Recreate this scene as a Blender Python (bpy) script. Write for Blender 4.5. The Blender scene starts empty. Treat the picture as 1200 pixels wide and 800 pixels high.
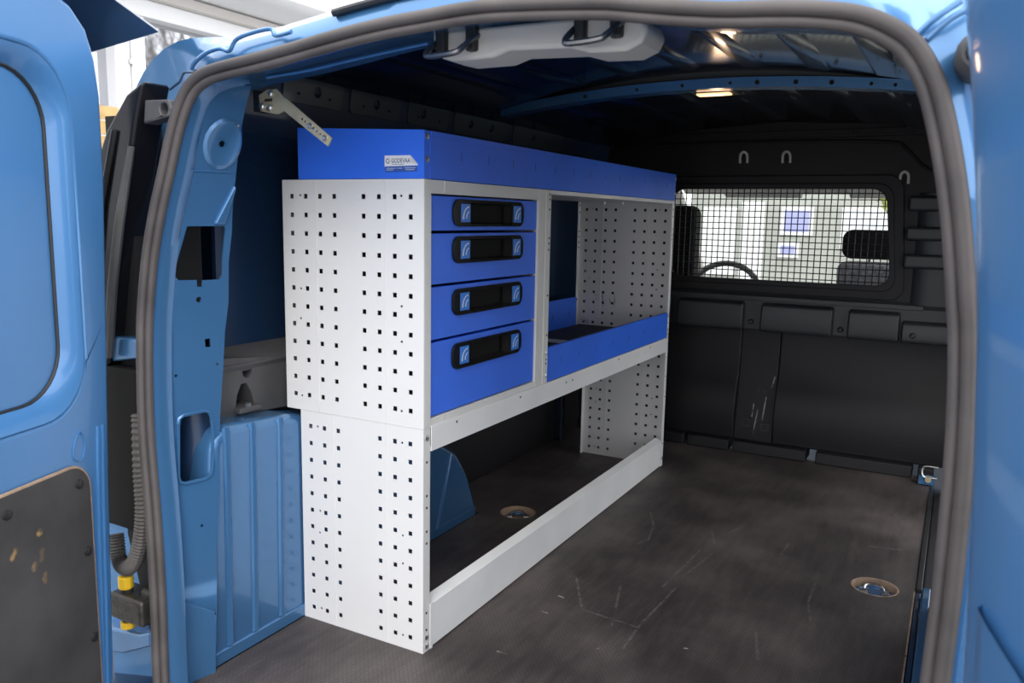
import bpy, bmesh, math, random
from mathutils import Vector, Matrix
random.seed(4)
scene = bpy.context.scene
COL = scene.collection
PI = math.pi

# ------------------------------------------------------------------ camera
cam_d = bpy.data.cameras.new('camera')
cam = bpy.data.objects.new('camera', cam_d); COL.objects.link(cam)
cam_d.sensor_width = 36.0
cam_d.lens = 955.13 / 1200 * 36.0
cam_d.clip_start = 0.02; cam_d.clip_end = 300
yaw, pitch, roll = 0.4996, -0.1506, 0.0188
fw = Vector((-math.sin(yaw) * math.cos(pitch), math.cos(yaw) * math.cos(pitch), math.sin(pitch)))
rt0 = Vector((math.cos(yaw), math.sin(yaw), 0)); up0 = rt0.cross(fw)
rt = rt0 * math.cos(roll) + up0 * math.sin(roll); up = -rt0 * math.sin(roll) + up0 * math.cos(roll)
cam.matrix_world = Matrix(((rt.x, up.x, -fw.x, 0.8977), (rt.y, up.y, -fw.y, -1.2879), (rt.z, up.z, -fw.z, 0.8903), (0, 0, 0, 1)))
cam_d.dof.use_dof = True; cam_d.dof.focus_distance = 2.2; cam_d.dof.aperture_fstop = 7.1
scene.camera = cam

# ------------------------------------------------------------------ sky (overcast), soft sun, exposure
w = bpy.data.worlds.new('overcast_sky'); scene.world = w; w.use_nodes = True
nt = w.node_tree; nt.nodes.clear()
bg = nt.nodes.new('ShaderNodeBackground'); wo = nt.nodes.new('ShaderNodeOutputWorld')
bg.inputs['Color'].default_value = (0.965, 0.975, 1.0, 1); bg.inputs['Strength'].default_value = 1.0
nt.links.new(bg.outputs[0], wo.inputs[0])
sun_d = bpy.data.lights.new('hazy_sun', 'SUN'); sun_d.energy = 0.55; sun_d.angle = math.radians(35); sun_d.color = (1, 0.955, 0.90)
sun = bpy.data.objects.new('hazy_sun', sun_d); COL.objects.link(sun)
sun.rotation_euler = Vector((-0.32, 0.66, -0.68)).to_track_quat('-Z', 'Y').to_euler()
sun.location = (6, -7, 6)
vs = scene.view_settings
vs.view_transform = 'Standard'; vs.look = 'None'; vs.gamma = 1.0; vs.use_curve_mapping = False
vs.exposure = 1.6

# ------------------------------------------------------------------ materials
def mat(name, col, rough=0.5, metal=0.0, coat=0.0, vary=0.0, vscale=6.0, bump=0.0, bscale=80.0, spec=0.5, emit=None, estr=0.0, rvary=0.0):
    m = bpy.data.materials.new(name); m.use_nodes = True
    t = m.node_tree; b = t.nodes['Principled BSDF']
    c4 = (*col, 1)
    b.inputs['Base Color'].default_value = c4
    b.inputs['Roughness'].default_value = rough; b.inputs['Metallic'].default_value = metal
    b.inputs['Coat Weight'].default_value = coat; b.inputs['Coat Roughness'].default_value = 0.06
    b.inputs['Specular IOR Level'].default_value = spec
    if emit: b.inputs['Emission Color'].default_value = (*emit, 1); b.inputs['Emission Strength'].default_value = estr
    if vary or bump or rvary:
        g = t.nodes.new('ShaderNodeNewGeometry')
        n = t.nodes.new('ShaderNodeTexNoise'); n.inputs['Scale'].default_value = vscale; n.inputs['Detail'].default_value = 5
        t.links.new(g.outputs['Position'], n.inputs['Vector'])
        if vary:
            r = t.nodes.new('ShaderNodeMapRange'); r.inputs[1].default_value = 0.3; r.inputs[2].default_value = 0.7
            r.inputs[3].default_value = 1 - vary; r.inputs[4].default_value = 1 + vary
            t.links.new(n.outputs['Fac'], r.inputs[0])
            mx = t.nodes.new('ShaderNodeVectorMath'); mx.operation = 'SCALE'; mx.inputs[0].default_value = col
            t.links.new(r.outputs[0], mx.inputs['Scale']); t.links.new(mx.outputs[0], b.inputs['Base Color'])
        if rvary:
            r2 = t.nodes.new('ShaderNodeMapRange'); r2.inputs[1].default_value = 0.35; r2.inputs[2].default_value = 0.65
            r2.inputs[3].default_value = max(0.02, rough - rvary); r2.inputs[4].default_value = rough + rvary
            t.links.new(n.outputs['Fac'], r2.inputs[0]); t.links.new(r2.outputs[0], b.inputs['Roughness'])
        if bump:
            n2 = t.nodes.new('ShaderNodeTexNoise'); n2.inputs['Scale'].default_value = bscale; n2.inputs['Detail'].default_value = 3
            t.links.new(g.outputs['Position'], n2.inputs['Vector'])
            bp = t.nodes.new('ShaderNodeBump'); bp.inputs['Strength'].default_value = bump; bp.inputs['Distance'].default_value = 0.002
            t.links.new(n2.outputs['Fac'], bp.inputs['Height']); t.links.new(bp.outputs[0], b.inputs['Normal'])
    return m

def seg_distance(t, pos, segs):
    """node chain: smallest distance in the given 2D (vector) socket to a list of segments"""
    last = None
    for (ax, ay), (bx, by) in segs:
        s = t.nodes.new('ShaderNodeVectorMath'); s.operation = 'SUBTRACT'; s.inputs[1].default_value = (ax, ay, 0); t.links.new(pos, s.inputs[0])
        dx, dy = bx - ax, by - ay; L2 = max(dx * dx + dy * dy, 1e-9)
        d = t.nodes.new('ShaderNodeVectorMath'); d.operation = 'DOT_PRODUCT'; d.inputs[1].default_value = (dx / L2, dy / L2, 0); t.links.new(s.outputs[0], d.inputs[0])
        c = t.nodes.new('ShaderNodeClamp'); t.links.new(d.outputs['Value'], c.inputs[0])
        k = t.nodes.new('ShaderNodeVectorMath'); k.operation = 'SCALE'; k.inputs[0].default_value = (dx, dy, 0); t.links.new(c.outputs[0], k.inputs['Scale'])
        e = t.nodes.new('ShaderNodeVectorMath'); e.operation = 'DISTANCE'; t.links.new(s.outputs[0], e.inputs[0]); t.links.new(k.outputs[0], e.inputs[1])
        if last is None: last = e.outputs['Value']
        else:
            m = t.nodes.new('ShaderNodeMath'); m.operation = 'MINIMUM'; t.links.new(last, m.inputs[0]); t.links.new(e.outputs['Value'], m.inputs[1]); last = m.outputs[0]
    return last

def scuffed(m, plane, segs, width, col, strength=0.6, grain=60.0):
    """wear marks with a shape of their own, mixed over a material's colour. plane: which position axes make the 2D vector"""
    t = m.node_tree; b = t.nodes['Principled BSDF']
    g = t.nodes.new('ShaderNodeNewGeometry'); sp = t.nodes.new('ShaderNodeSeparateXYZ'); t.links.new(g.outputs['Position'], sp.inputs[0])
    cb = t.nodes.new('ShaderNodeCombineXYZ')
    t.links.new(sp.outputs[plane[0]], cb.inputs[0]); t.links.new(sp.outputs[plane[1]], cb.inputs[1])
    nz = t.nodes.new('ShaderNodeTexNoise'); nz.inputs['Scale'].default_value = grain; nz.inputs['Detail'].default_value = 4; t.links.new(g.outputs['Position'], nz.inputs['Vector'])
    dist = seg_distance(t, cb.outputs[0], segs)
    wv = t.nodes.new('ShaderNodeMath'); wv.operation = 'MULTIPLY_ADD'; wv.inputs[1].default_value = width * 1.6; wv.inputs[2].default_value = -width * 0.8
    t.links.new(nz.outputs['Fac'], wv.inputs[0])
    ad = t.nodes.new('ShaderNodeMath'); ad.operation = 'ADD'; t.links.new(dist, ad.inputs[0]); t.links.new(wv.outputs[0], ad.inputs[1])
    mr = t.nodes.new('ShaderNodeMapRange'); mr.inputs[1].default_value = width * 0.3; mr.inputs[2].default_value = width; mr.inputs[3].default_value = strength; mr.inputs[4].default_value = 0
    t.links.new(ad.outputs[0], mr.inputs[0])
    nb = t.nodes.new('ShaderNodeTexNoise'); nb.inputs['Scale'].default_value = 38; nb.inputs['Detail'].default_value = 3; t.links.new(g.outputs['Position'], nb.inputs['Vector'])
    rb_ = t.nodes.new('ShaderNodeMapRange'); rb_.inputs[1].default_value = 0.38; rb_.inputs[2].default_value = 0.58; rb_.inputs[3].default_value = 0.15; rb_.inputs[4].default_value = 1.0; t.links.new(nb.outputs['Fac'], rb_.inputs[0])
    mm = t.nodes.new('ShaderNodeMath'); mm.operation = 'MULTIPLY'; t.links.new(mr.outputs[0], mm.inputs[0]); t.links.new(rb_.outputs[0], mm.inputs[1])
    mx = t.nodes.new('ShaderNodeMix'); mx.data_type = 'RGBA'
    t.links.new(mm.outputs[0], mx.inputs[0])
    src = b.inputs['Base Color'].links[0].from_socket if b.inputs['Base Color'].links else None
    if src: t.links.new(src, mx.inputs[6])
    else: mx.inputs[6].default_value = b.inputs['Base Color'].default_value
    mx.inputs[7].default_value = (*col, 1)
    t.links.new(mx.outputs[2], b.inputs['Base Color'])

PAINT = (0.060, 0.180, 0.375)
M = {}
M['paint'] = mat('blue_car_paint', PAINT, 0.27, 0.4, 0.7, vary=0.06, vscale=3)
M['paint_door_lit'] = mat('blue_car_paint_door_lit', (0.062, 0.200, 0.440), 0.32, 0.1, 0.45, vary=0.05, vscale=3)  # same body paint, colour lifted so the doors look better lit
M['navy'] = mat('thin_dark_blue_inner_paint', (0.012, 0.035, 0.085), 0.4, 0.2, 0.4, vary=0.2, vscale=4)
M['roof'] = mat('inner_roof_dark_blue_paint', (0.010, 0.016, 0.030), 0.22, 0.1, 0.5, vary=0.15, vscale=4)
M['rubber'] = mat('door_seal_rubber', (0.070, 0.060, 0.058), 0.55, vary=0.25, vscale=14, bump=0.1, bscale=120)
M['black'] = mat('black_plastic', (0.014, 0.014, 0.016), 0.45, vary=0.2, bump=0.15, bscale=300)
M['cup_black'] = mat('matt_black_plastic', (0.010, 0.010, 0.010), 0.75, spec=0.15)
M['rail_paint_lit'] = mat('dark_blue_inner_paint_lit', (0.035, 0.060, 0.080), 0.35, 0.2, 0.4, vary=0.15)  # inner wall paint lightened to carry the roof light on the cant rail
M['gloss_black'] = mat('glossy_black_plastic', (0.008, 0.008, 0.010), 0.16, spec=0.3)
M['bulk'] = mat('charcoal_textured_bulkhead_plastic', (0.0095, 0.0095, 0.0112), 0.5, spec=0.3, vary=0.12, vscale=5, bump=0.2, bscale=500)
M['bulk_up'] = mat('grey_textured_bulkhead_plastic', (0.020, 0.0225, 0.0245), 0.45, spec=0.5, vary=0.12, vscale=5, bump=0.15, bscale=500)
M['grey_trim'] = mat('dark_grey_trim', (0.075, 0.073, 0.075), 0.6, vary=0.2, vscale=12, bump=0.1, bscale=200)
M['white'] = mat('light_grey_powder_coat', (0.695, 0.685, 0.68), 0.42, vary=0.03, vscale=4, bump=0.05, bscale=600)
M['white_far'] = mat('light_grey_powder_coat_scuffed', (0.695, 0.685, 0.68), 0.42, vary=0.03, vscale=4, bump=0.05, bscale=600)
scuffed(M['white_far'], (0, 2), [((-0.288, 0.612), (-0.258, 0.607)), ((-0.285, 0.598), (-0.252, 0.592)), ((-0.262, 0.628), (-0.256, 0.572)), ((-0.232, 0.605), (-0.226, 0.585)), ((-0.212, 0.62), (-0.21, 0.57))], 0.004, (0.10, 0.095, 0.09), 0.55, 120)
M['white_rail_lit'] = mat('light_grey_powder_coat_lit', (0.78, 0.79, 0.79), 0.42, vary=0.04, vscale=8)  # same coat as the panels, colour lifted to stand in for light here
M['frame_grey'] = mat('warm_grey_cabinet_frame', (0.69, 0.685, 0.66), 0.42, vary=0.05, vscale=8)
M['rblue'] = mat('rack_blue_powder_coat', (0.036, 0.160, 0.820), 0.42, spec=0.35, vary=0.06, vscale=7, bump=0.04, bscale=500)
M['hole'] = mat('dark_hole', (0.006, 0.006, 0.007), 0.8)
M['slit'] = mat('dark_slit_blue', (0.010, 0.022, 0.11), 0.6)
M['badge'] = mat('badge_sky_blue', (0.02, 0.19, 0.68), 0.3)
M['badge_mark'] = mat('badge_silver_mark', (0.8, 0.85, 0.9), 0.35)
M['steel'] = mat('zinc_steel', (0.62, 0.62, 0.62), 0.28, 0.95, vary=0.1, vscale=40)
M['zinc'] = mat('yellow_zinc_steel', (0.42, 0.37, 0.26), 0.38, 0.35, vary=0.15, vscale=30)
M['dark_steel'] = mat('dark_steel', (0.16, 0.16, 0.17), 0.25, 0.9)
M['beige'] = mat('beige_plastic_cover', (0.55, 0.52, 0.49), 0.5, vary=0.05)
M['yellow'] = mat('yellow_plastic', (0.90, 0.55, 0.02), 0.4)
M['conduit'] = mat('corrugated_conduit_grey', (0.080, 0.072, 0.068), 0.6)
M['grease'] = mat('greasy_cast_metal', (0.05, 0.045, 0.04), 0.4, 0.4, vary=0.4, vscale=60, bump=0.5, bscale=150)
M['tan'] = mat('raw_plywood_edge', (0.36, 0.25, 0.17), 0.8, vary=0.25, vscale=50)
M['shelf_mat'] = mat('black_rubber_shelf_mat', (0.014, 0.014, 0.015), 0.7, vary=0.3, vscale=12)
M['sticker'] = mat('sticker_white', (0.80, 0.80, 0.82), 0.45)
M['sticker_blue'] = mat('sticker_blue_band', (0.030, 0.085, 0.36), 0.45)
M['sticker_ink'] = mat('sticker_grey_ink', (0.07, 0.08, 0.17), 0.5)
M['sticker_fold'] = mat('sticker_back_paper', (0.62, 0.60, 0.58), 0.6)
M['sticker_text'] = mat('sticker_light_text', (0.45, 0.52, 0.70), 0.5)
M['lamp'] = mat('lit_lamp_lens', (1, 0.8, 0.6), 0.3, emit=(1.0, 0.55, 0.26), estr=0.55)
M['seat'] = mat('black_seat_cloth', (0.014, 0.014, 0.016), 0.85)
M['seat_grey'] = mat('grey_patterned_seat_cloth', (0.55, 0.55, 0.57), 0.85, vary=0.4, vscale=60)
M['headliner'] = mat('headliner_grey', (0.55, 0.54, 0.50), 0.9)
M['render'] = mat('white_render_wall', (0.82, 0.82, 0.80), 0.8, vary=0.04, vscale=2)
M['upvc'] = mat('white_window_frame', (0.86, 0.86, 0.87), 0.35)
M['upvc_grey'] = mat('beige_grey_soffit', (0.62, 0.58, 0.55), 0.6)
M['pane'] = mat('reflecting_window_pane', (0.50, 0.51, 0.54), 0.03, 0.85)
M['brick'] = mat('tan_brick', (0.55, 0.36, 0.16), 0.85, vary=0.2, vscale=20)
M['ground'] = mat('grey_paving', (0.30, 0.30, 0.29), 0.85, vary=0.2, vscale=3, bump=0.3, bscale=20)
M['hedge'] = mat('yellow_green_hedge', (0.34, 0.36, 0.10), 0.9, vary=0.4, vscale=6)
M['bark'] = mat('grey_brown_bark', (0.10, 0.08, 0.065), 0.9)
M['lilac'] = mat('lilac_shutter', (0.34, 0.36, 0.66), 0.6)
M['cream'] = mat('cream_facade', (0.36, 0.37, 0.34), 0.8, vary=0.05, vscale=1)
M['dash'] = mat('dark_dashboard', (0.05, 0.05, 0.055), 0.7)
# clear glass: mostly lets light through, with a faint reflection
gm = bpy.data.materials.new('clear_glass'); gm.use_nodes = True; t = gm.node_tree; t.nodes.clear()
tr = t.nodes.new('ShaderNodeBsdfTransparent'); tr.inputs[0].default_value = (0.93, 0.96, 0.94, 1)
gl = t.nodes.new('ShaderNodeBsdfGlossy'); gl.inputs['Roughness'].default_value = 0.02
fr = t.nodes.new('ShaderNodeFresnel'); fr.inputs[0].default_value = 1.45
mx = t.nodes.new('ShaderNodeMixShader'); mo = t.nodes.new('ShaderNodeOutputMaterial')
t.links.new(fr.outputs[0], mx.inputs[0]); t.links.new(tr.outputs[0], mx.inputs[1]); t.links.new(gl.outputs[0], mx.inputs[2]); t.links.new(mx.outputs[0], mo.inputs[0])
M['glass'] = gm

# worn rubber floor mat: fine moulded pattern, dust and scrapes
def floor_material():
    m = bpy.data.materials.new('worn_rubber_floor'); m.use_nodes = True; t = m.node_tree; b = t.nodes['Principled BSDF']
    g = t.nodes.new('ShaderNodeNewGeometry'); P = g.outputs['Position']
    br = t.nodes.new('ShaderNodeTexBrick'); br.inputs['Scale'].default_value = 1.0
    br.inputs['Brick Width'].default_value = 0.011; br.inputs['Row Height'].default_value = 0.0065; br.inputs['Mortar Size'].default_value = 0.0012
    br.inputs['Mortar Smooth'].default_value = 0.6
    t.links.new(P, br.inputs['Vector'])
    mp = t.nodes.new('ShaderNodeMapping'); mp.inputs['Scale'].default_value = (14, 2.2, 1); mp.inputs['Rotation'].default_value = (0, 0, -0.12); t.links.new(P, mp.inputs[0])
    n1 = t.nodes.new('ShaderNodeTexNoise'); n1.inputs['Scale'].default_value = 3.0; n1.inputs['Detail'].default_value = 8; n1.inputs['Roughness'].default_value = 0.7; t.links.new(mp.outputs[0], n1.inputs['Vector'])
    n2 = t.nodes.new('ShaderNodeTexNoise'); n2.inputs['Scale'].default_value = 3.5; n2.inputs['Detail'].default_value = 6; t.links.new(P, n2.inputs['Vector'])
    r1 = t.nodes.new('ShaderNodeMapRange'); r1.inputs[1].default_value = 0.35; r1.inputs[2].default_value = 0.75; t.links.new(n1.outputs['Fac'], r1.inputs[0])
    r2 = t.nodes.new('ShaderNodeMapRange'); r2.inputs[1].default_value = 0.42; r2.inputs[2].default_value = 0.75; t.links.new(n2.outputs['Fac'], r2.inputs[0])
    ad = t.nodes.new('ShaderNodeMath'); ad.operation = 'MULTIPLY_ADD'; ad.inputs[1].default_value = 0.5; t.links.new(r1.outputs[0], ad.inputs[0]); t.links.new(r2.outputs[0], ad.inputs[2])
    ad2 = t.nodes.new('ShaderNodeMath'); ad2.operation = 'MULTIPLY'; ad2.inputs[1].default_value = 0.80; t.links.new(ad.outputs[0], ad2.inputs[0])
    mxa = t.nodes.new('ShaderNodeMix'); mxa.data_type = 'RGBA'; mxa.inputs[6].default_value = (0.034, 0.0285, 0.0285, 1); mxa.inputs[7].default_value = (0.150, 0.124, 0.116, 1)
    t.links.new(ad2.outputs[0], mxa.inputs[0])
    mr = t.nodes.new('ShaderNodeMapRange'); mr.inputs[3].default_value = 1.12; mr.inputs[4].default_value = 0.55; t.links.new(br.outputs['Fac'], mr.inputs[0])
    sc = t.nodes.new('ShaderNodeVectorMath'); sc.operation = 'SCALE'; t.links.new(mxa.outputs[2], sc.inputs[0]); t.links.new(mr.outputs[0], sc.inputs['Scale'])
    t.links.new(sc.outputs[0], b.inputs['Base Color'])
    b.inputs['Roughness'].default_value = 0.55
    bp = t.nodes.new('ShaderNodeBump'); bp.inputs['Strength'].default_value = 0.35; bp.inputs['Distance'].default_value = 0.001; bp.invert = True
    t.links.new(br.outputs['Fac'], bp.inputs['Height']); t.links.new(bp.outputs[0], b.inputs['Normal'])
    lines = [[(0.204, 0.347), (0.344, 0.333)], [(0.343, 0.333), (0.356, 0.566)], [(0.326, 0.559), (0.342, 0.824)], [(0.351, 0.641), (0.377, 0.818)],
             [(0.127, 1.036), (0.171, 0.939), (0.195, 0.826), (0.177, 0.779)], [(0.332, 0.984), (0.364, 0.893)], [(0.368, 0.968), (0.404, 1.075)],
             [(0.118, 0.501), (0.195, 0.361)], [(0.236, 0.504), (0.29, 0.314)], [(0.747, 1.105), (0.822, 1.123)], [(0.65, 0.782), (0.651, 0.659), (0.672, 0.565)],
             [(0.544, 1.003), (0.541, 0.911)], [(0.575, 0.449), (0.603, 0.335)], [(0.344, 0.32), (0.348, 0.231)]]
    segs = [(l[i], l[i + 1]) for l in lines for i in range(len(l) - 1)]
    scuffed(m, (0, 1), segs, 0.0042, (0.17, 0.16, 0.155), 0.6, 130)
    chips = [((0.127, 0.088), (0.147, 0.088)), ((0.128, 0.381), (0.14, 0.378)), ((0.127, 0.291), (0.141, 0.29)), ((0.30, 0.20), (0.305, 0.21)), ((0.46, 0.30), (0.465, 0.302))]
    scuffed(m, (0, 1), chips, 0.003, (0.45, 0.42, 0.40), 0.9, 60)
    return m
M['floor'] = floor_material()

# ------------------------------------------------------------------ mesh helpers
ORG = {}
def tag(o, label=None, cat=None, group=None, kind=None):
    if label: o['label'] = label
    if cat: o['category'] = cat
    if group: o['group'] = group
    if kind: o['kind'] = kind
    return o
def root(name, loc, label, cat, group=None, kind=None):
    o = bpy.data.objects.new(name, None); COL.objects.link(o); o.empty_display_size = 0.05
    o.location = loc; ORG[o] = Vector(loc)
    return tag(o, label, cat, group, kind)
def link(name, me, at, parent):
    o = bpy.data.objects.new(name, me); COL.objects.link(o)
    at = Vector(at); ORG[o] = at
    if parent is not None: o.parent = parent; o.location = at - ORG[parent]
    else: o.location = at
    return o
def finish(o, bevel=0.0, seg=2, smooth=False, angle=35):
    if smooth or bevel:
        o.data.shade_smooth() if hasattr(o.data, 'shade_smooth') else None
        o.data.set_sharp_from_angle(angle=math.radians(angle))
    if bevel:
        b = o.modifiers.new('bevel', 'BEVEL'); b.width = bevel; b.segments = seg; b.limit_method = 'ANGLE'; b.angle_limit = math.radians(40); b.harden_normals = True
    return o
class MB:
    def __init__(self): self.v = []; self.f = []
    def add(self, vs, fs):
        k = len(self.v); self.v += [tuple(p) for p in vs]; self.f += [tuple(i + k for i in q) for q in fs]; return self
    def box(self, x0, x1, y0, y1, z0, z1):
        return self.add([(x0, y0, z0), (x1, y0, z0), (x1, y1, z0), (x0, y1, z0), (x0, y0, z1), (x1, y0, z1), (x1, y1, z1), (x0, y1, z1)],
                        [(0, 3, 2, 1), (4, 5, 6, 7), (0, 1, 5, 4), (1, 2, 6, 5), (2, 3, 7, 6), (3, 0, 4, 7)])
    def prism(self, poly, f, a, b):
        """poly: 2D points; f(u, v, w) -> world; extruded from w=a to w=b"""
        n = len(poly); vs = [f(u, v, a) for u, v in poly] + [f(u, v, b) for u, v in poly]
        fs = [tuple(range(n))[::-1], tuple(range(n, 2 * n))] + [(i, (i + 1) % n, n + (i + 1) % n, n + i) for i in range(n)]
        return self.add(vs, fs)
    def grid(self, rows, closed=False):
        n = len(rows[0]); vs = [p for r in rows for p in r]; fs = []
        for i in range(len(rows) - 1):
            for j in range(n if closed else n - 1):
                k = (j + 1) % n; fs.append((i * n + j, i * n + k, (i + 1) * n + k, (i + 1) * n + j))
        return self.add(vs, fs)
    def tube(self, pts, r, n=8, caps=True, closed=False):
        pts = [Vector(p) for p in pts]; N = len(pts); rows = []; ref = None
        for i, p in enumerate(pts):
            if closed: d = pts[(i + 1) % N] - pts[i - 1]
            else: d = pts[min(i + 1, N - 1)] - pts[max(i - 1, 0)]
            d.normalize()
            if ref is None:
                ref = Vector((0, 0, 1)) if abs(d.z) < 0.9 else Vector((1, 0, 0))
            a = d.cross(ref).normalized(); b = a.cross(d).normalized(); ref = b
            rr = r[i] if isinstance(r, (list, tuple)) else r
            rows.append([p + (a * math.cos(q) + b * math.sin(q)) * rr for q in [2 * PI * k / n for k in range(n)]])
        if closed: rows.append(rows[0])
        k0 = len(self.v); self.grid(rows, True)
        if caps and not closed:
            self.f.append(tuple(k0 + i for i in range(n))[::-1]); e = k0 + (len(rows) - 1) * n; self.f.append(tuple(e + i for i in range(n)))
        return self
    def cyl(self, a, b, r, n=12): return self.tube([a, b], r, n)
    def build(self, name, m, parent=None, bevel=0.0, smooth=False, at=None, seg=2, angle=35):
        vs = [Vector(p) for p in self.v]
        if at is None:
            lo = [min(p[i] for p in vs) for i in range(3)]; hi = [max(p[i] for p in vs) for i in range(3)]
            at = ((lo[0] + hi[0]) / 2, (lo[1] + hi[1]) / 2, lo[2] if parent is None else (lo[2] + hi[2]) / 2)
        c = Vector(at)
        me = bpy.data.meshes.new(name); me.from_pydata([p - c for p in vs], [], self.f); me.materials.append(M[m] if isinstance(m, str) else m)
        bm = bmesh.new(); bm.from_mesh(me); bmesh.ops.recalc_face_normals(bm, faces=bm.faces); bm.to_mesh(me); bm.free()
        o = link(name, me, c, parent)
        return finish(o, bevel, seg, smooth, angle)
def box(name, dims, m, parent=None, bevel=0.0, seg=2): return MB().box(*dims).build(name, m, parent, bevel, seg=seg)
def rrect(u0, u1, v0, v1, r, n=5):
    out = []
    for cx, cy, a0 in ((u1 - r, v1 - r, 0), (u0 + r, v1 - r, 90), (u0 + r, v0 + r, 180), (u1 - r, v0 + r, 270)):
        for k in range(n + 1):
            a = math.radians(a0 + 90 * k / n); out.append((cx + r * math.cos(a), cy + r * math.sin(a)))
    return out
def circ(u, v, r, n=10): return [(u + r * math.cos(2 * PI * k / n), v + r * math.sin(2 * PI * k / n)) for k in range(n)]
def plate(outer, holes, f, th, cuts=()):
    """sheet with real holes: 2D outline and hole loops, mapped by f(u, v, w); w=0 front, w=-th back"""
    bm = bmesh.new(); es = []
    for loop in [outer] + list(holes):
        vs = [bm.verts.new((u, v, 0)) for u, v in loop]
        es += [bm.edges.new((vs[i], vs[(i + 1) % len(vs)])) for i in range(len(vs))]
    bmesh.ops.triangle_fill(bm, use_beauty=True, use_dissolve=False, edges=es)
    for c in cuts:
        bmesh.ops.bisect_plane(bm, geom=bm.verts[:] + bm.edges[:] + bm.faces[:], plane_co=(0, c, 0), plane_no=(0, 1, 0))
    for c in (): pass
    bm.verts.index_update(); vs2 = [(v.co.x, v.co.y) for v in bm.verts]; n = len(vs2)
    fs = []
    for fa in bm.faces:
        ids = [v.index for v in fa.verts]
        if fa.normal.z < 0: ids.reverse()
        fs.append(tuple(ids))
    out = MB(); walls = []
    edge_dir = {}
    for q in fs:
        for i in range(len(q)): edge_dir[(q[i], q[(i + 1) % len(q)])] = 1
    for (a, b) in edge_dir:
        if (b, a) not in edge_dir: walls.append((a, a + n, b + n, b))
    bm.free()
    out.add([f(u, v, 0) for u, v in vs2] + [f(u, v, -th) for u, v in vs2], fs + [tuple(i + n for i in q[::-1]) for q in fs] + walls)
    return out
def mesh_of(mb, name, m, smooth=False):
    me = bpy.data.meshes.new(name); me.from_pydata([tuple(p) for p in mb.v], [], mb.f); me.materials.append(M[m])
    bm = bmesh.new(); bm.from_mesh(me); bmesh.ops.recalc_face_normals(bm, faces=bm.faces); bm.to_mesh(me); bm.free()
    if smooth: me.shade_smooth(); me.set_sharp_from_angle(angle=math.radians(35))
    return me
def interp(x, xs, ys):
    if x <= xs[0]: return ys[0]
    for i in range(len(xs) - 1):
        if x <= xs[i + 1]: return ys[i] + (ys[i + 1] - ys[i]) * (x - xs[i]) / (xs[i + 1] - xs[i])
    return ys[-1]
def smooth_path(pts, k=6, closed=False):
    pts = [Vector(p) for p in pts]; n = len(pts); out = []
    for i in range(n if closed else n - 1):
        if closed: p = [pts[(i + j) % n] for j in (-1, 0, 1, 2)]
        else: p = [pts[max(i - 1, 0)], pts[i], pts[i + 1], pts[min(i + 2, n - 1)]]
        for q in range(k):
            s = q / k
            out.append(0.5 * ((2 * p[1]) + (p[2] - p[0]) * s + (2 * p[0] - 5 * p[1] + 4 * p[2] - p[3]) * s * s + (3 * p[1] - p[0] - 3 * p[2] + p[3]) * s ** 3))
    if not closed: out.append(pts[-1])
    return out

XC = 0.285   # centre line of the van

# shared small meshes (screw heads and dark fixing holes that sit on the x = const faces of the rack)
me_screw_x = mesh_of(MB().tube([(-0.001, 0, 0), (0.0015, 0, 0), (0.003, 0, 0)], [0.006, 0.006, 0.0035], 10), 'screw', 'steel', True)
me_dot_x = mesh_of(MB().tube([(-0.001, 0, 0), (0.0006, 0, 0)], 0.0028, 8), 'fixing_hole', 'hole')
me_dot_z = mesh_of(MB().tube([(0, 0, -0.001), (0, 0, 0.0006)], 0.006, 10), 'bolt', 'steel')

# ================================================================== ground outside
g = MB().grid([[(-40, -40, -0.56), (40, -40, -0.56)], [(-40, 60, -0.56), (40, 60, -0.56)]]).build('ground', 'ground', at=(0, 0, -0.56))
tag(g, 'grey paved yard around the van', 'ground', kind='structure')

# ================================================================== floor of the load bay
WELLS = [(-0.222, 0.821), (0.782, 0.830)]
fl = plate([(-0.32, -0.36), (0.872, -0.36), (0.872, 1.90), (-0.50, 1.90), (-0.50, 0.76), (-0.32, 0.76)],
           [circ(x, y, 0.052, 28) for x, y in WELLS], lambda u, v, w: (u, v, w), 0.018).build('floor', 'floor', at=(0.28, 0.75, 0))
tag(fl, 'worn black rubber cargo floor with scrapes and dust', 'floor', kind='structure')
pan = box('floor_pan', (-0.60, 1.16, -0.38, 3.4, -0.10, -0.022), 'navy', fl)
for x, y in WELLS:
    rows = [[(x + r * math.cos(a), y + r * math.sin(a), z) for a in [2 * PI * k / 28 for k in range(28)]] for r, z in ((0.0555, 0.0006), (0.0518, 0.001), (0.0505, -0.004), (0.0505, -0.021))]
    MB().grid(rows, True).build('well_rim', 'tan', fl, smooth=True)
# joint strip along the far right edge of the mat, step mat beside it
box('edge_strip', (0.8725, 0.886, 0.86, 1.72, -0.018, 0.006), 'black', fl, 0.002)
box('edge_strip', (0.8725, 0.884, -0.36, 0.858, -0.018, -0.002), 'navy', fl, 0.002)
for y0, y1 in ((-0.3, 0.12), (0.13, 0.5), (0.51, 0.85)):
    box('joint_bead', (0.8685, 0.8715, y0, y1, 0.0, 0.0015), 'tan', fl)

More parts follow.
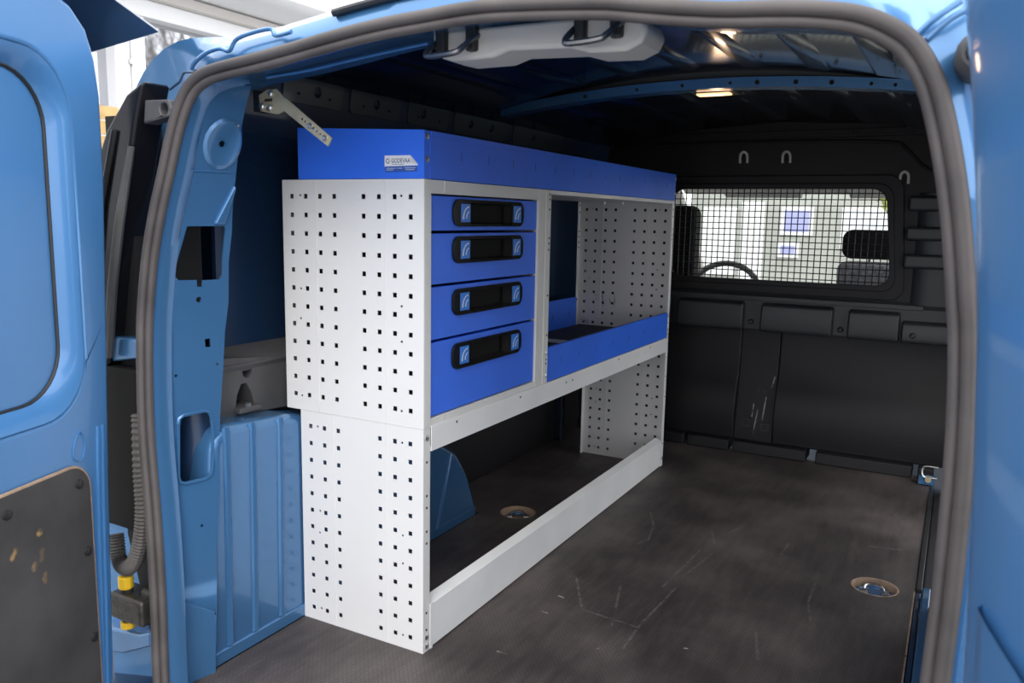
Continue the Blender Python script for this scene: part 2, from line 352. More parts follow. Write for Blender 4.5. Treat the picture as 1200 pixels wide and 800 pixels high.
# ================================================================== outline of the rear opening (rubber seal path)
SEAL = [(-0.304, 0.045), (-0.318, 0.20), (-0.337, 0.354), (-0.360, 0.506), (-0.369, 0.659), (-0.367, 0.735), (-0.359, 0.811), (-0.343, 0.886), (-0.321, 0.96), (-0.300, 1.031),
        (-0.274, 1.084), (-0.240, 1.109), (-0.194, 1.119), (-0.117, 1.127), (-0.027, 1.138), (0.057, 1.149), (0.136, 1.157), (0.211, 1.161), (0.281, 1.164), (0.348, 1.162), (0.47, 1.152),
        (0.527, 1.143), (0.581, 1.134), (0.633, 1.127), (0.682, 1.123), (0.728, 1.118), (0.773, 1.109), (0.806, 1.094), (0.832, 1.073), (0.853, 1.037), (0.868, 0.991), (0.879, 0.947),
        (0.888, 0.903), (0.895, 0.86), (0.901, 0.816), (0.907, 0.772), (0.913, 0.683), (0.915, 0.593), (0.915, 0.501), (0.913, 0.406), (0.91, 0.25), (0.900, 0.09), (0.875, 0.0),
        (0.82, -0.045), (0.70, -0.055), (0.45, -0.06), (0.15, -0.06), (-0.12, -0.055), (-0.24, -0.045), (-0.288, -0.01)]
yap = lambda z: -0.39 + 0.08 * z
ring = smooth_path([(x, yap(z), z) for x, z in SEAL], 4, closed=True)
NR = len(ring); nrm = []
for i in range(NR):
    d = ring[(i + 2) % NR] - ring[i - 2]; n = Vector((-d.z, 0, d.x)).normalized(); nrm.append(n)
if nrm[NR // 3].z < 0: nrm = [-n for n in nrm]
# smooth the normals a little
for _ in range(3): nrm = [(nrm[i - 1] + nrm[i] * 2 + nrm[(i + 1) % NR]).normalized() for i in range(NR)]
def off(i, a, dy): p = ring[i % NR] + nrm[i % NR] * a; return (p.x, p.y + dy, p.z)
def kind_w(i):
    n = nrm[i % NR]; topw = max(0, n.z) ** 2; left = max(0, -n.x) ** 2; right = max(0, n.x) ** 2; bot = max(0, -n.z) ** 2
    return topw, left, right, bot

seal = MB()
for cn, cy, r in ((0.0065, -0.004, 0.0088), (-0.0065, 0.002, 0.0076)):
    rows = []
    for i in range(NR + 1):
        c = Vector(off(i, cn, cy)); n = nrm[i % NR]
        rows.append([c + n * (r * math.cos(a)) + Vector((0, r * math.sin(a), 0)) for a in [2 * PI * k / 10 for k in range(10)]])
    seal.grid(rows, True)
tr1 = seal.build('trim_1', 'rubber', smooth=True, angle=80)
tag(tr1, 'thick grey-black rubber door seal around the rear opening', 'door seal', kind='structure')

# ================================================================== painted surround of the opening (outside of the seal)
PR = []   # (top, left, right, bottom) profile rows: outward offset, depth
prof = [((0.0, 0.012), (0.0, 0.02), (0.0, 0.015), (0.0, 0.012)),
        ((0.022, 0.014), (0.018, 0.05), (0.020, 0.02), (0.02, 0.02)),
        ((0.044, 0.018), (0.035, 0.085), (0.034, 0.05), (0.06, 0.02)),
        ((0.050, 0.030), (0.140, 0.085), (0.110, 0.06), (0.12, 0.02)),
        ((0.066, 0.060), (0.210, 0.05), (0.150, 0.03), (0.30, 0.05)),
        ((0.105, 0.25), (0.250, 0.12), (0.215, 0.12), (0.34, 0.30)),
        ((0.150, 0.60), (0.262, 0.50), (0.240, 0.50), (0.36, 0.60)),
        ((0.155, 1.21), (0.265, 1.21), (0.245, 1.21), (0.36, 1.21)),
        ((0.160, 2.08), (0.267, 2.08), (0.248, 2.08), (0.36, 2.08)),
        ((0.165, 2.35), (0.268, 2.35), (0.250, 2.35), (0.36, 2.35))]
rows = []
for pr in prof:
    row = []
    for i in range(NR + 1):
        ws = kind_w(i); s = sum(ws); a = sum(wk * p[0] for wk, p in zip(ws, pr)) / s; dy = sum(wk * p[1] for wk, p in zip(ws, pr)) / s
        row.append(off(i, a, dy))
    rows.append(row)
bk = MB().grid(rows)
def side_doorway(q):   # open side doorway on the clear side
    ps = [Vector(bk.v[i]) for i in q]
    return all(0.70 < p.y < 1.80 and p.x > 0.95 and -0.04 < p.z < 1.10 for p in ps)
bk.f = [q for q in bk.f if not side_doorway(q)]
back = bk.build('wall_back', 'paint', smooth=True, angle=50, at=(XC, -0.3, 0))
tag(back, 'metallic blue van body around the open rear doorway', 'van body', kind='structure')
# sealant bead and black strip along the roof edge
MB().tube(smooth_path([(-0.275, -0.292, 1.129), (-0.266, -0.294, 1.138), (-0.238, -0.294, 1.152), (-0.205, -0.294, 1.157), (-0.182, -0.294, 1.152), (-0.161, -0.294, 1.170), (-0.093, -0.294, 1.178), (-0.079, -0.294, 1.167), (-0.046, -0.294, 1.170)], 5), 0.0036, 8).build('sealant_bead', 'paint', back, smooth=True)
idx = [i for i in range(NR) if 0.02 < ring[i].x < 0.36 and ring[i].z > 1]
MB().tube([Vector(off(i, 0.046, 0.014)) for i in sorted(idx)], 0.006, 8).build('rubber_strip', 'black', back, smooth=True)
# seam caulk on the corner
MB().tube([(-0.370, -0.262, 1.105), (-0.352, -0.255, 1.118), (-0.345, -0.25, 1.135), (-0.325, -0.245, 1.135), (-0.300, -0.245, 1.150)], 0.002, 6).build('seam_line', 'navy', back)

for p_ in ([(0.836, -0.297, 1.088), (0.852, -0.296, 1.104), (0.874, -0.288, 1.121)], [(0.846, -0.292, 1.084), (0.866, -0.288, 1.104), (0.890, -0.280, 1.118)]):
    MB().tube(smooth_path(p_, 4), 0.0035, 8).build('roof_seam', 'paint', back, smooth=True)
# inner return of the surround (light band just inside the seal, then header and right jamb)
iprof = [((-0.004, 0.0), (-0.004, 0.0), (-0.004, 0.0), (0.0, 0.01)),
         ((-0.008, 0.022), (-0.014, 0.022), (-0.008, 0.02), (0.0, 0.02)),
         ((0.004, 0.055), (-0.010, 0.048), (-0.002, 0.06), (0.0, 0.03)),
         ((0.014, 0.18), (0.02, 0.06), (0.006, 0.19), (0.0, 0.035)),
         ((0.055, 0.20), (0.05, 0.07), (0.10, 0.20), (0.01, 0.04))]
rows = []
for pr in iprof:
    row = []
    for i in range(NR + 1):
        ws = kind_w(i); s = sum(ws); a = sum(wk * p[0] for wk, p in zip(ws, pr)) / s; dy = sum(wk * p[1] for wk, p in zip(ws, pr)) / s
        row.append(off(i, a, dy))
    rows.append(row)
MB().grid(rows).build('inner_jamb', 'paint', back, smooth=True, angle=50)
# pressed swage line on the header
MB().tube(smooth_path([(-0.19, -0.205, 1.124), (-0.10, -0.195, 1.132), (0.02, -0.19, 1.146), (0.14, -0.19, 1.157)], 5), 0.003, 6).build('header_swage', 'paint', back, smooth=True)

# ================================================================== left wall of the load bay
prof_l = [(-0.52, -0.02), (-0.52, 0.46), (-0.46, 0.60), (-0.455, 1.03), (-0.415, 1.055), (-0.398, 1.185), (-0.335, 1.20)]
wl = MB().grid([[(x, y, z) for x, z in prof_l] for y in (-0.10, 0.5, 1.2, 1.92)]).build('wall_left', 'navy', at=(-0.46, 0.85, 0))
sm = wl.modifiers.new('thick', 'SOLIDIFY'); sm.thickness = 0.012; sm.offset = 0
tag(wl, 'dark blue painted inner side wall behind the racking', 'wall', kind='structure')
# black trim on the lower wall forward of the wheel arch
box('lower_trim', (-0.514, -0.49, 0.72, 1.88, 0.0, 0.46), 'black', wl, 0.004)
MB().prism([(-0.51, 0), (-0.455, 0), (-0.455, 0.46), (-0.51, 0.5)], lambda u, v, w_: (u, w_, v), 1.62, 1.655).build('wall_post', 'roof', wl, 0.008)
# cant rail with pressings and holes
MB().prism([(-0.4105, 1.060), (-0.3905, 1.203), (-0.398, 1.205), (-0.418, 1.062)], lambda u, v, w_: (u, w_, v), -0.12, 1.86).build('cant_rail', 'rail_paint_lit', wl, 0.002)
def rail_panel(y0, y1, holes):
    f = lambda u, v, w_: (-0.4115 + 0.14 * (v - 1.060) + w_, u, v)
    o = plate(rrect(y0, y1, 1.128, 1.190, 0.012), [circ(h, 1.158, 0.012, 14) for h in holes], f, 0.004).build('rail_pressing', 'rail_paint_lit', wl, 0.0015)
    o.location.x += 0.0055
    for h in holes: MB().cyl((-0.40, h, 1.158), (-0.3968, h, 1.158), 0.0125, 14).build('rail_opening', 'hole', wl)
    for dy in (-0.05, 0.05):
        m_ = (y0 + y1) / 2 + dy
        if all(abs(m_ - h) > 0.02 for h in holes): link('rail_hole', me_dot_x, (-0.3915, m_, 1.148), wl)
rail_panel(0.045, 0.235, [0.15]); rail_panel(0.263, 0.456, [0.36]); rail_panel(0.492, 0.68, [0.56]); rail_panel(0.712, 1.02, [0.80, 0.92]); rail_panel(1.06, 1.42, [1.2])
# wheel arch box
arch = [(-0.262, 0.0), (-0.250, 0.30), (-0.236, 0.452), (-0.205, 0.482), (-0.03, 0.468), (0.12, 0.435), (0.28, 0.385), (0.45, 0.31), (0.54, 0.276), (0.638, 0.221), (0.70, 0.14), (0.738, 0.06), (0.758, 0.0)]
wa = MB().prism(arch, lambda u, v, w_: (w_, u, v), -0.325, -0.53).build('wheel_arch', 'paint', wl, 0.022, seg=4)
for y_, zt in ((-0.205, 0.455), (-0.138, 0.452), (-0.062, 0.445)):
    MB().tube(smooth_path([(-0.356, y_ + 0.006, zt + 0.018), (-0.336, y_ + 0.005, zt + 0.008), (-0.3275, y_ + 0.004, zt - 0.02), (-0.3265, y_ - 0.004, 0.03)], 5), 0.0085, 8).build('arch_rib', 'paint', wa, smooth=True)
for (ya, za, yb, zb) in ((0.50, 0.27, 0.44, 0.02), (0.60, 0.225, 0.53, 0.02), (0.40, 0.31, 0.35, 0.02)):
    MB().tube([(-0.326, ya, za), (-0.324, yb, zb)], 0.007, 8).build('arch_rib', 'paint', wa, smooth=True)
box('floor_flange', (-0.33, -0.3205, -0.26, 0.735, 0.0, 0.028), 'paint', wl, 0.003)
# dark grey trim block with pocket above the wheel arch
gt = plate([(-0.185, 0.475), (0.10, 0.462), (0.16, 0.462), (0.16, 0.575), (0.04, 0.578), (-0.17, 0.60)],
           [circ(-0.075, 0.560, 0.013, 14), [(-0.112, 0.487), (-0.062, 0.487), (-0.068, 0.515), (-0.080, 0.536), (-0.094, 0.536), (-0.106, 0.515)]],
           lambda u, v, w_: (-0.392 + w_ - 0.05 * (v - 0.46), u, v), 0.05).build('arch_trim', 'grey_trim', wl, 0.002)
MB().prism([(-0.118, 0.478), (-0.056, 0.478), (-0.056, 0.49), (-0.118, 0.49)], lambda u, v, w_: (w_, u, v), -0.44, -0.376).build('clip_pad', 'grey_trim', gt, 0.003)
MB().cyl((-0.385, -0.088, 0.49), (-0.385, -0.088, 0.497), 0.007, 8).build('screw', 'steel', gt)
MB().prism([(-0.392, 0.578), (-0.455, 0.61), (-0.46, 0.59), (-0.40, 0.56)], lambda u, v, w_: (u, w_, v), -0.17, 0.45).build('trim_ledge', 'grey_trim', wl, 0.004)
# rear pillar with its openings
ZS = [0, .2, .35, .5, .66, .8, .9, 1.03, 1.1]; XS = [-.319, -.324, -.336, -.358, -.366, -.358, -.338, -.30, -.27]
px = lambda y, z: interp(z, ZS, XS) + 0.25 * (y + 0.3)
A = [(-0.351, -0.02), (-0.351, 0.022), (-0.348, 0.187), (-0.34, 0.345), (-0.325, 0.5), (-0.317, 0.609), (-0.308, 0.734), (-0.300, 0.856), (-0.292, 0.961), (-0.285, 1.062), (-0.275, 1.105)]
B = [(-0.19, 1.115), (-0.195, 1.075), (-0.187, 0.967), (-0.178, 0.85), (-0.178, 0.72), (-0.191, 0.61), (-0.209, 0.479), (-0.223, 0.382), (-0.243, 0.253), (-0.26, 0.034), (-0.262, -0.02)]
H1 = [(-0.264, 0.864), (-0.194, 0.865), (-0.191, 0.860), (-0.190, 0.772), (-0.196, 0.764), (-0.228, 0.764), (-0.229, 0.752), (-0.239, 0.752), (-0.240, 0.765), (-0.274, 0.766), (-0.281, 0.775)]
H2 = [(-0.2875, 0.498), (-0.285, 0.508), (-0.277, 0.513), (-0.238, 0.515), (-0.228, 0.511), (-0.224, 0.502), (-0.226, 0.466), (-0.237, 0.402), (-0.242, 0.392), (-0.253, 0.387), (-0.290, 0.387), (-0.299, 0.391), (-0.301, 0.402)]
small = [circ(-0.236, 0.728, 0.0055, 10), circ(-0.205, 0.601, 0.003, 8), circ(-0.284, 0.589, 0.003, 8), [(-0.225, 0.652), (-0.214, 0.652), (-0.214, 0.636), (-0.225, 0.636)],
         [(-0.271, 0.936), (-0.268, 0.936), (-0.270, 0.915), (-0.273, 0.915)], [(-0.297, 0.725), (-0.294, 0.725), (-0.295, 0.703), (-0.298, 0.703)], circ(-0.268, 0.30, 0.003, 8), circ(-0.255, 0.12, 0.003, 8)]
pil = plate(A + B, [H1, H2, circ(-0.222, 1.012, 0.006, 10)] + small, lambda y, z, w_: (px(y, z) + w_, y - w_ * 0.2, z), 0.004,
            cuts=[0.1, 0.2, 0.28, 0.35, 0.43, 0.5, 0.58, 0.66, 0.73, 0.8, 0.85, 0.9, 0.95, 0.99, 1.03, 1.07]).build('rear_pillar', 'paint', wl, smooth=True, angle=60)
# pressed dish around the upper hole, bright stamped bump, rim of the lower opening
def ringmesh(cy, cz, rs, ws, n=20): return [[(px(cy + r * math.cos(a), cz + r * 1.25 * math.sin(a)) + w_, cy + r * math.cos(a), cz + r * 1.25 * math.sin(a)) for a in [2 * PI * k / n for k in range(n)]] for r, w_ in zip(rs, ws)]
MB().grid(ringmesh(-0.222, 1.012, (0.036, 0.031, 0.026, 0.008), (0.0015, 0.005, 0.003, 0.0012)), True).build('pressed_dish', 'paint', pil, smooth=True)
MB().tube([(px(y, z) + 0.001, y, z) for y, z in H2] + [(px(*H2[0]) + 0.001, *H2[0])], 0.0035, 6).build('opening_rim', 'paint', pil, smooth=True)
MB().prism([(-0.216, 0.868), (-0.196, 0.868), (-0.184, 0.935), (-0.188, 0.94)], lambda y, z, w_: (px(y, z) + w_, y, z), -0.002, 0.006).build('stamped_bump', 'paint', pil, 0.004)
MB().tube([(px(y, 0.962) + 0.0012, y, 0.962 + 0.02 * (y + 0.29)) for y in (-0.288, -0.25, -0.22, -0.19)], 0.0016, 6).build('panel_seam', 'paint', pil, smooth=True)
# dark box section behind the pillar openings
MB().box(-0.50, -0.435, -0.30, -0.15, -0.02, 1.06).build('pillar_box', 'hole', wl)
MB().tube([(-0.42, -0.21, 0.30), (-0.40, -0.205, 0.45), (-0.425, -0.2, 0.60)], 0.045, 12).build('pillar_inner_skin', 'navy', wl, smooth=True)

# ================================================================== right wall of the load bay
prof_r = [(1.10, -0.02), (1.10, 0.46), (1.06, 0.60), (1.04, 1.03), (0.99, 1.055), (0.96, 1.205), (0.90, 1.225)]
wrm = MB().grid([[(x, y, z) for x, z in prof_r] for y in (-0.19, 0.5, 0.90, 1.56, 1.92)])
wrm.f = [q for q in wrm.f if not all(0.85 < wrm.v[i][1] < 1.60 and wrm.v[i][2] < 1.04 for i in q)]
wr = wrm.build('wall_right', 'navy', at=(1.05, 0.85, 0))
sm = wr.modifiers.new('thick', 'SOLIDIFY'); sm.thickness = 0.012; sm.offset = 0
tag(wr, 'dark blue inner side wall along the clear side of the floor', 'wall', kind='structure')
MB().prism([(y, z) for y, z in arch], lambda u, v, w_: (w_, u, v), 0.905, 1.11).build('wheel_arch', 'paint', wr, 0.022, seg=4)
box('floor_flange', (0.886, 0.905, -0.34, 0.84, -0.018, 0.022), 'paint', wr, 0.004)
box('side_sill', (0.8865, 1.12, 0.862, 1.74, -0.06, -0.004), 'black', wr, 0.006)

# ================================================================== roof
def roofz(x): return 1.262 - 0.085 * ((x - XC) / 0.62) ** 2
xs = [-0.34 + 1.25 * k / 24 for k in range(25)]
ce = MB().grid([[(x, y, roofz(x)) for x in xs] for y in (-0.12, 0.3, 0.78, 1.3, 1.92)]).build('ceiling', 'roof', smooth=True, at=(XC, 0.9, 1.24))
sm = ce.modifiers.new('thick', 'SOLIDIFY'); sm.thickness = 0.006; sm.offset = 0
tag(ce, 'glossy dark inner roof skin with long pressed ribs', 'ceiling', kind='structure')
bx_ = [-0.28 + 1.10 * k / 24 for k in range(25)]
def beam_row(dz, y): return [(x, y, 1.2385 - 0.033 * ((x - XC) / 0.5) ** 2 + dz) for x in bx_]
bmz = [beam_row(0.001, 0.84), beam_row(0.001, 0.776), beam_row(-0.0225, 0.778), beam_row(-0.0225, 0.83), beam_row(0.001, 0.84)]
MB().grid([beam_row(-0.01, 0.80), beam_row(0.045, 0.79)]).build('beam_web', 'black', ce)
rb = MB().grid(bmz).build('roof_beam', 'paint', ce, smooth=True, angle=40)
for x in (-0.02, 0.125, 0.245, 0.365, 0.43, 0.52, 0.60, 0.685, 0.735):
    z = 1.2385 - 0.033 * ((x - XC) / 0.5) ** 2 - 0.012
    MB().cyl((x, 0.774, z), (x, 0.78, z), 0.004 if round(x * 1000) % 2 else 0.0055, 8).build('beam_hole', 'hole', rb)
for x in (-0.16, -0.02, 0.13, 0.28, 0.43, 0.58, 0.72):
    for (y0, y1) in ((-0.06, 0.755), (0.85, 1.84)):
        hw = 0.032
        r_ = [[(x + s, y, roofz(x + s) - dz) for s, dz in ((-hw, 0.001), (-hw * 0.6, 0.008), (hw * 0.6, 0.008), (hw, 0.001))] for y in (y0, y0 + 0.02, y1 - 0.02, y1)]
        for q in (0, 3): r_[q] = [(p[0], p[1], roofz(p[0]) - 0.001) for p in r_[q]]
        MB().grid(r_).build('roof_rib', 'roof', ce, smooth=True, angle=60)

# ================================================================== bulkhead
YB = 1.88
WIN = rrect(-0.112, 0.682, 0.676, 1.013, 0.045, 6)
WIN_R = [(u if u < 0.4 else u - max(0, (v - 0.80)) * 0.16, v) for u, v in WIN]
fB = lambda u, v, w_: (u, YB - w_, v)
bo = [(-0.50, 0.60), (1.04, 0.60), (1.03, 1.03), (0.98, 1.06), (0.95, 1.215), (0.88, 1.24), (XC, 1.285), (-0.31, 1.24), (-0.40, 1.215), (-0.42, 1.06), (-0.46, 1.02)]
def grow(poly, k):
    cx = sum(p[0] for p in poly) / len(poly); cz = sum(p[1] for p in poly) / len(poly)
    return [(p[0] + (k if p[0] > cx else -k), p[1] + (k if p[1] > cz else -k)) for p in poly]
wf = plate(bo, [grow(WIN_R, 0.012)], fB, 0.02).build('wall_front', 'bulk', at=(XC, YB, 0.0))
tag(wf, 'charcoal plastic bulkhead behind the cab with pressed panels', 'bulkhead', kind='structure')
# sunken border round the window and top rail
plate(grow(WIN_R, 0.05), [WIN_R], fB, 0.012).build('window_surround', 'bulk', wf, 0.004).location.y -= 0.012
plate(grow(WIN_R, 0.020), [WIN_R], fB, 0.010).build('window_border', 'bulk', wf, 0.003).location.y -= 0.022
MB().prism([(-0.40, 1.195), (0.93, 1.195), (0.90, 1.222), (XC, 1.258), (-0.32, 1.222)], fB, 0, 0.014).build('top_rail', 'bulk', wf, 0.004)
for x0, x1 in ((-0.11, 0.20), (0.21, 0.53), (0.54, 0.72)):
    box('top_rail_panel', (x0, x1, YB - 0.020, YB - 0.012, 1.203, 1.222), 'bulk', wf, 0.002)
# raised frame line from hooks to side column
MB().tube(smooth_path([(-0.2, YB - 0.002, 1.185), (0.3, YB - 0.002, 1.185), (0.64, YB - 0.002, 1.175), (0.70, YB - 0.002, 1.15), (0.76, YB - 0.002, 1.09), (0.84, YB - 0.002, 1.05)], 6), 0.006, 8).build('pressed_line', 'bulk', wf, smooth=True)
# rounded side column with three pressed ribs
col = [(0.755, 0), (0.765, 0.010), (0.785, 0.018), (0.815, 0.022), (0.86, 0.022), (0.93, 0.035), (1.0, 0.06)]
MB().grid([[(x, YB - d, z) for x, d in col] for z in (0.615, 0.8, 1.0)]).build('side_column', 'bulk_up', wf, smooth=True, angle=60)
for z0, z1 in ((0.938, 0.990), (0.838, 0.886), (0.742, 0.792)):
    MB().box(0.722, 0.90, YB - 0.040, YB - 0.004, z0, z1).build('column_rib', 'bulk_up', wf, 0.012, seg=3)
# ledge below the window and the row of square cushions under it
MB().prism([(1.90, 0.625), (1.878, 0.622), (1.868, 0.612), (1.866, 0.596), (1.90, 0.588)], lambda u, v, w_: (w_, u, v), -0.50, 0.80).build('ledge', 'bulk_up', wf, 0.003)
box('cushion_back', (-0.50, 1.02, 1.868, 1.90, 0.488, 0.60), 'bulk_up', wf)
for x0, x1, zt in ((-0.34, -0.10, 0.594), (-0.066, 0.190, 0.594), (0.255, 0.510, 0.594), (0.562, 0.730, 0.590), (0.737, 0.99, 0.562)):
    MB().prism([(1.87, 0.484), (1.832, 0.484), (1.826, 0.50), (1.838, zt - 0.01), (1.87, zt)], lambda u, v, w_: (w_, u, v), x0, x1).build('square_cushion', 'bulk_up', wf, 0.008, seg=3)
for x, z in ((0.215, 0.515), (0.536, 0.51), (0.775, 0.512)):
    MB().tube([(x, 1.869 if x < 0.7 else 1.831, z), (x, 1.862 if x < 0.7 else 1.824, z), (x, 1.858 if x < 0.7 else 1.82, z)], [0.011, 0.010, 0.005], 10).build('bolt', 'black', wf, smooth=True)
# lower panels: upright, then a sloping belly to the floor; column between with clips
low = [(1.93, 0.49), (1.925, 0.31), (1.895, 0.265), (1.862, 0.14), (1.880, 0.06), (1.880, 0.045), (1.96, 0.045), (1.96, 0.49)]
for x0, x1 in ((-0.50, 0.172), (0.318, 1.02)):
    MB().prism(low, lambda u, v, w_: (w_, u, v), x0, x1).build('lower_panel', 'bulk', wf, 0.008, seg=3)
MB().prism([(1.935, 0.49), (1.92, 0.27), (1.885, 0.10), (1.885, 0.045), (1.96, 0.045), (1.96, 0.49)], lambda u, v, w_: (w_, u, v), 0.172, 0.318).build('centre_column', 'bulk', wf, 0.003)
for x, z in ((0.262, 0.235), (0.215, 0.115), (0.288, 0.105)):
    plate(rrect(x - 0.016, x + 0.016, z - 0.016, z + 0.016, 0.004), [rrect(x - 0.010, x + 0.010, z - 0.010, z + 0.010, 0.002)], lambda u, v, w_: (u, (1.912 if z > 0.2 else 1.884) - w_ - 0.0, v), 0.006).build('clip', 'black', wf)
for x0, x1 in ((-0.50, -0.02), (-0.005, 0.16), (0.175, 0.45), (0.485, 0.812), (0.83, 0.88)):
    MB().prism([(1.96, 0.0), (1.852, 0.0), (1.856, 0.042), (1.872, 0.047), (1.96, 0.047)], lambda u, v, w_: (w_, u, v), x0, x1).build('kick_block', 'bulk', wf, 0.005)
# scuffs on the centre column
scuffed(M['bulk'], (0, 2), [((0.246, 0.075), (0.256, 0.17)), ((0.30, 0.26), (0.308, 0.30)), ((0.282, 0.22), (0.276, 0.13)), ((0.238, 0.19), (0.236, 0.14))], 0.0026, (0.35, 0.35, 0.36), 0.9, 200)
# wire mesh window
w1 = root('window_1', (XC, YB - 0.015, 0.676), 'bulkhead window covered by black square wire mesh', 'window', kind='structure')
fr_ = plate(grow(WIN_R, 0.006), [WIN_R], lambda u, v, w_: (u, YB - 0.018 - w_, v), 0.012).build('window_frame', 'black', w1)
pitch_ = 0.0222
def xspan(z):
    xsn = []
    for i in range(len(WIN_R)):
        a, b = WIN_R[i], WIN_R[(i + 1) % len(WIN_R)]
        if (a[1] - z) * (b[1] - z) < 0: xsn.append(a[0] + (b[0] - a[0]) * (z - a[1]) / (b[1] - a[1]))
    return (min(xsn), max(xsn)) if len(xsn) > 1 else None
def zspan(x):
    zsn = []
    for i in range(len(WIN_R)):
        a, b = WIN_R[i], WIN_R[(i + 1) % len(WIN_R)]
        if (a[0] - x) * (b[0] - x) < 0: zsn.append(a[1] + (b[1] - a[1]) * (x - a[0]) / (b[0] - a[0]))
    return (min(zsn), max(zsn)) if len(zsn) > 1 else None
k = 0
while True:
    x = -0.105 + k * pitch_; k += 1
    if x > 0.68: break
    s = zspan(x)
    if s: MB().cyl((x, YB - 0.015, s[0] - 0.004), (x, YB - 0.015, s[1] + 0.004), 0.0021, 6).build('mesh_wire', 'black', w1)
for k in range(15):
    z = 0.687 + k * pitch_; s = xspan(z)
    if s: MB().cyl((s[0] - 0.004, YB - 0.0185, z), (s[1] + 0.004, YB - 0.0185, z), 0.0021, 6).build('mesh_wire', 'black', w1)

# ================================================================== RACKING
PITCH = 0.038
def perforated(x0, x1, z0, z1, cols, rows_, y, flip, dots):
    s = 0.0048
    holes = [[(c - s, r - s), (c + s, r - s), (c + s, r + s), (c - s, r + s)] for c in cols for r in rows_] + [circ(a, b, 0.0027, 8) for a, b in dots]
    return plate([(x0, z0), (x1, z0), (x1, z1), (x0, z1)], holes, (lambda u, v, w_: (u, y - w_, v)) if not flip else (lambda u, v, w_: (u, y + w_, v)), 0.0016)
UC = [-0.031 - PITCH * k for k in range(4)] + [-0.2195 - PITCH * k for k in range(4)]
UR = [0.926 - PITCH * k for k in range(12)]
LC = [-0.032 - PITCH * k for k in range(3)] + [-0.2175 - PITCH * k for k in range(3)]
LR = [0.4405 - 0.0375 * k for k in range(12)]
UD = [(-0.310, 0.928), (-0.053, 0.928), (-0.313, 0.735), (-0.315, 0.672), (-0.0525, 0.715), (-0.0525, 0.645), (-0.316, 0.505), (-0.053, 0.505)]
LD = [(-0.274, 0.442), (-0.052, 0.440), (-0.271, 0.255), (-0.273, 0.205), (-0.051, 0.245), (-0.051, 0.185), (-0.272, 0.030), (-0.051, 0.028)]
L = 1.53
def side_panel(name, parent, y, inward, x0, z0, z1, cols, rows_, dots, flange_dots, screws, seams):
    """perforated sheet with a return flange front and back; inward = +1 / -1 is the direction of the flanges"""
    o = perforated(x0, -0.0016, z0, z1, cols, rows_, y, inward < 0, dots).build(name, 'white', parent)
    ya, yb = sorted((y, y + inward * 0.023))
    box('front_flange', (-0.0016, 0.0, ya, yb, z0, z1), 'frame_grey' if inward > 0 else 'white_rail_lit', o)
    box('rear_flange', (x0 - 0.0016, x0, ya, yb, z0, z1), 'white', o)
    for sx in seams:
        if inward > 0: box('fold_line', (sx - 0.0011, sx + 0.0011, y - 0.0009, y + 0.0002, z0, z1), 'white', o)
        else: box('fold_line', (sx - 0.0016, sx + 0.0016, y - 0.0030, y - 0.0012, z0, z1), 'white', o)
    ym = (ya + yb) / 2
    for z in flange_dots: link('fixing_hole', me_dot_x, (0.0, ym, z), o)
    for z in screws: link('screw', me_screw_x, (0.0, ym, z), o)
    return o
# --- lower frame
lo = root('shelving_base', (-0.16, 0.76, 0), 'light grey perforated steel base frame of the racking, standing on the black floor', 'shelf frame')
side_panel('end_panel', lo, 0.0, 1, -0.319, 0.0, 0.4735, LC, LR, LD, (0.405, 0.335, 0.31, 0.26, 0.235, 0.085, 0.048), (0.455, 0.032, 0.012), (-0.092, -0.2305))
side_panel('end_panel', lo, L, -1, -0.319, 0.0, 0.4735, LC, LR, LD, (0.405, 0.335, 0.26, 0.085), (0.455, 0.03), (-0.092, -0.2305))
mr = MB().prism([(0.0022, 0.425), (0.0022, 0.4765), (-0.030, 0.4765), (-0.030, 0.4745), (0.0002, 0.4745), (0.0002, 0.427), (-0.016, 0.427), (-0.016, 0.425)], lambda u, v, w_: (u, w_, v), 0.0245, L - 0.008).build('top_rail', 'white_rail_lit', lo, 0.0006)
for y in (0.118, 0.40, 0.66, 0.70, 1.04, 1.33): link('rail_hole', me_dot_x, (0.0022, y, 0.466 if y < 0.5 or y > 0.8 else 0.458), mr)
MB().prism([(-0.319, 0.425), (-0.319, 0.4765), (-0.300, 0.4765), (-0.300, 0.4745), (-0.317, 0.4745), (-0.317, 0.425)], lambda u, v, w_: (u, w_, v), 0.0245, L - 0.024).build('back_rail', 'white_rail_lit', lo)
MB().prism([(0.0, 0.003), (0.0, 0.097), (-0.022, 0.1065), (-0.022, 0.1045), (-0.0022, 0.0955), (-0.0022, 0.003)], lambda u, v, w_: (u, w_, v), 0.0275, L - 0.024).build('kick_plate', 'white_rail_lit', lo, 0.0006)
box('rail_tab', (-0.001, 0.0012, 0.0245, 0.033, 0.0, 0.10), 'white_rail_lit', lo)
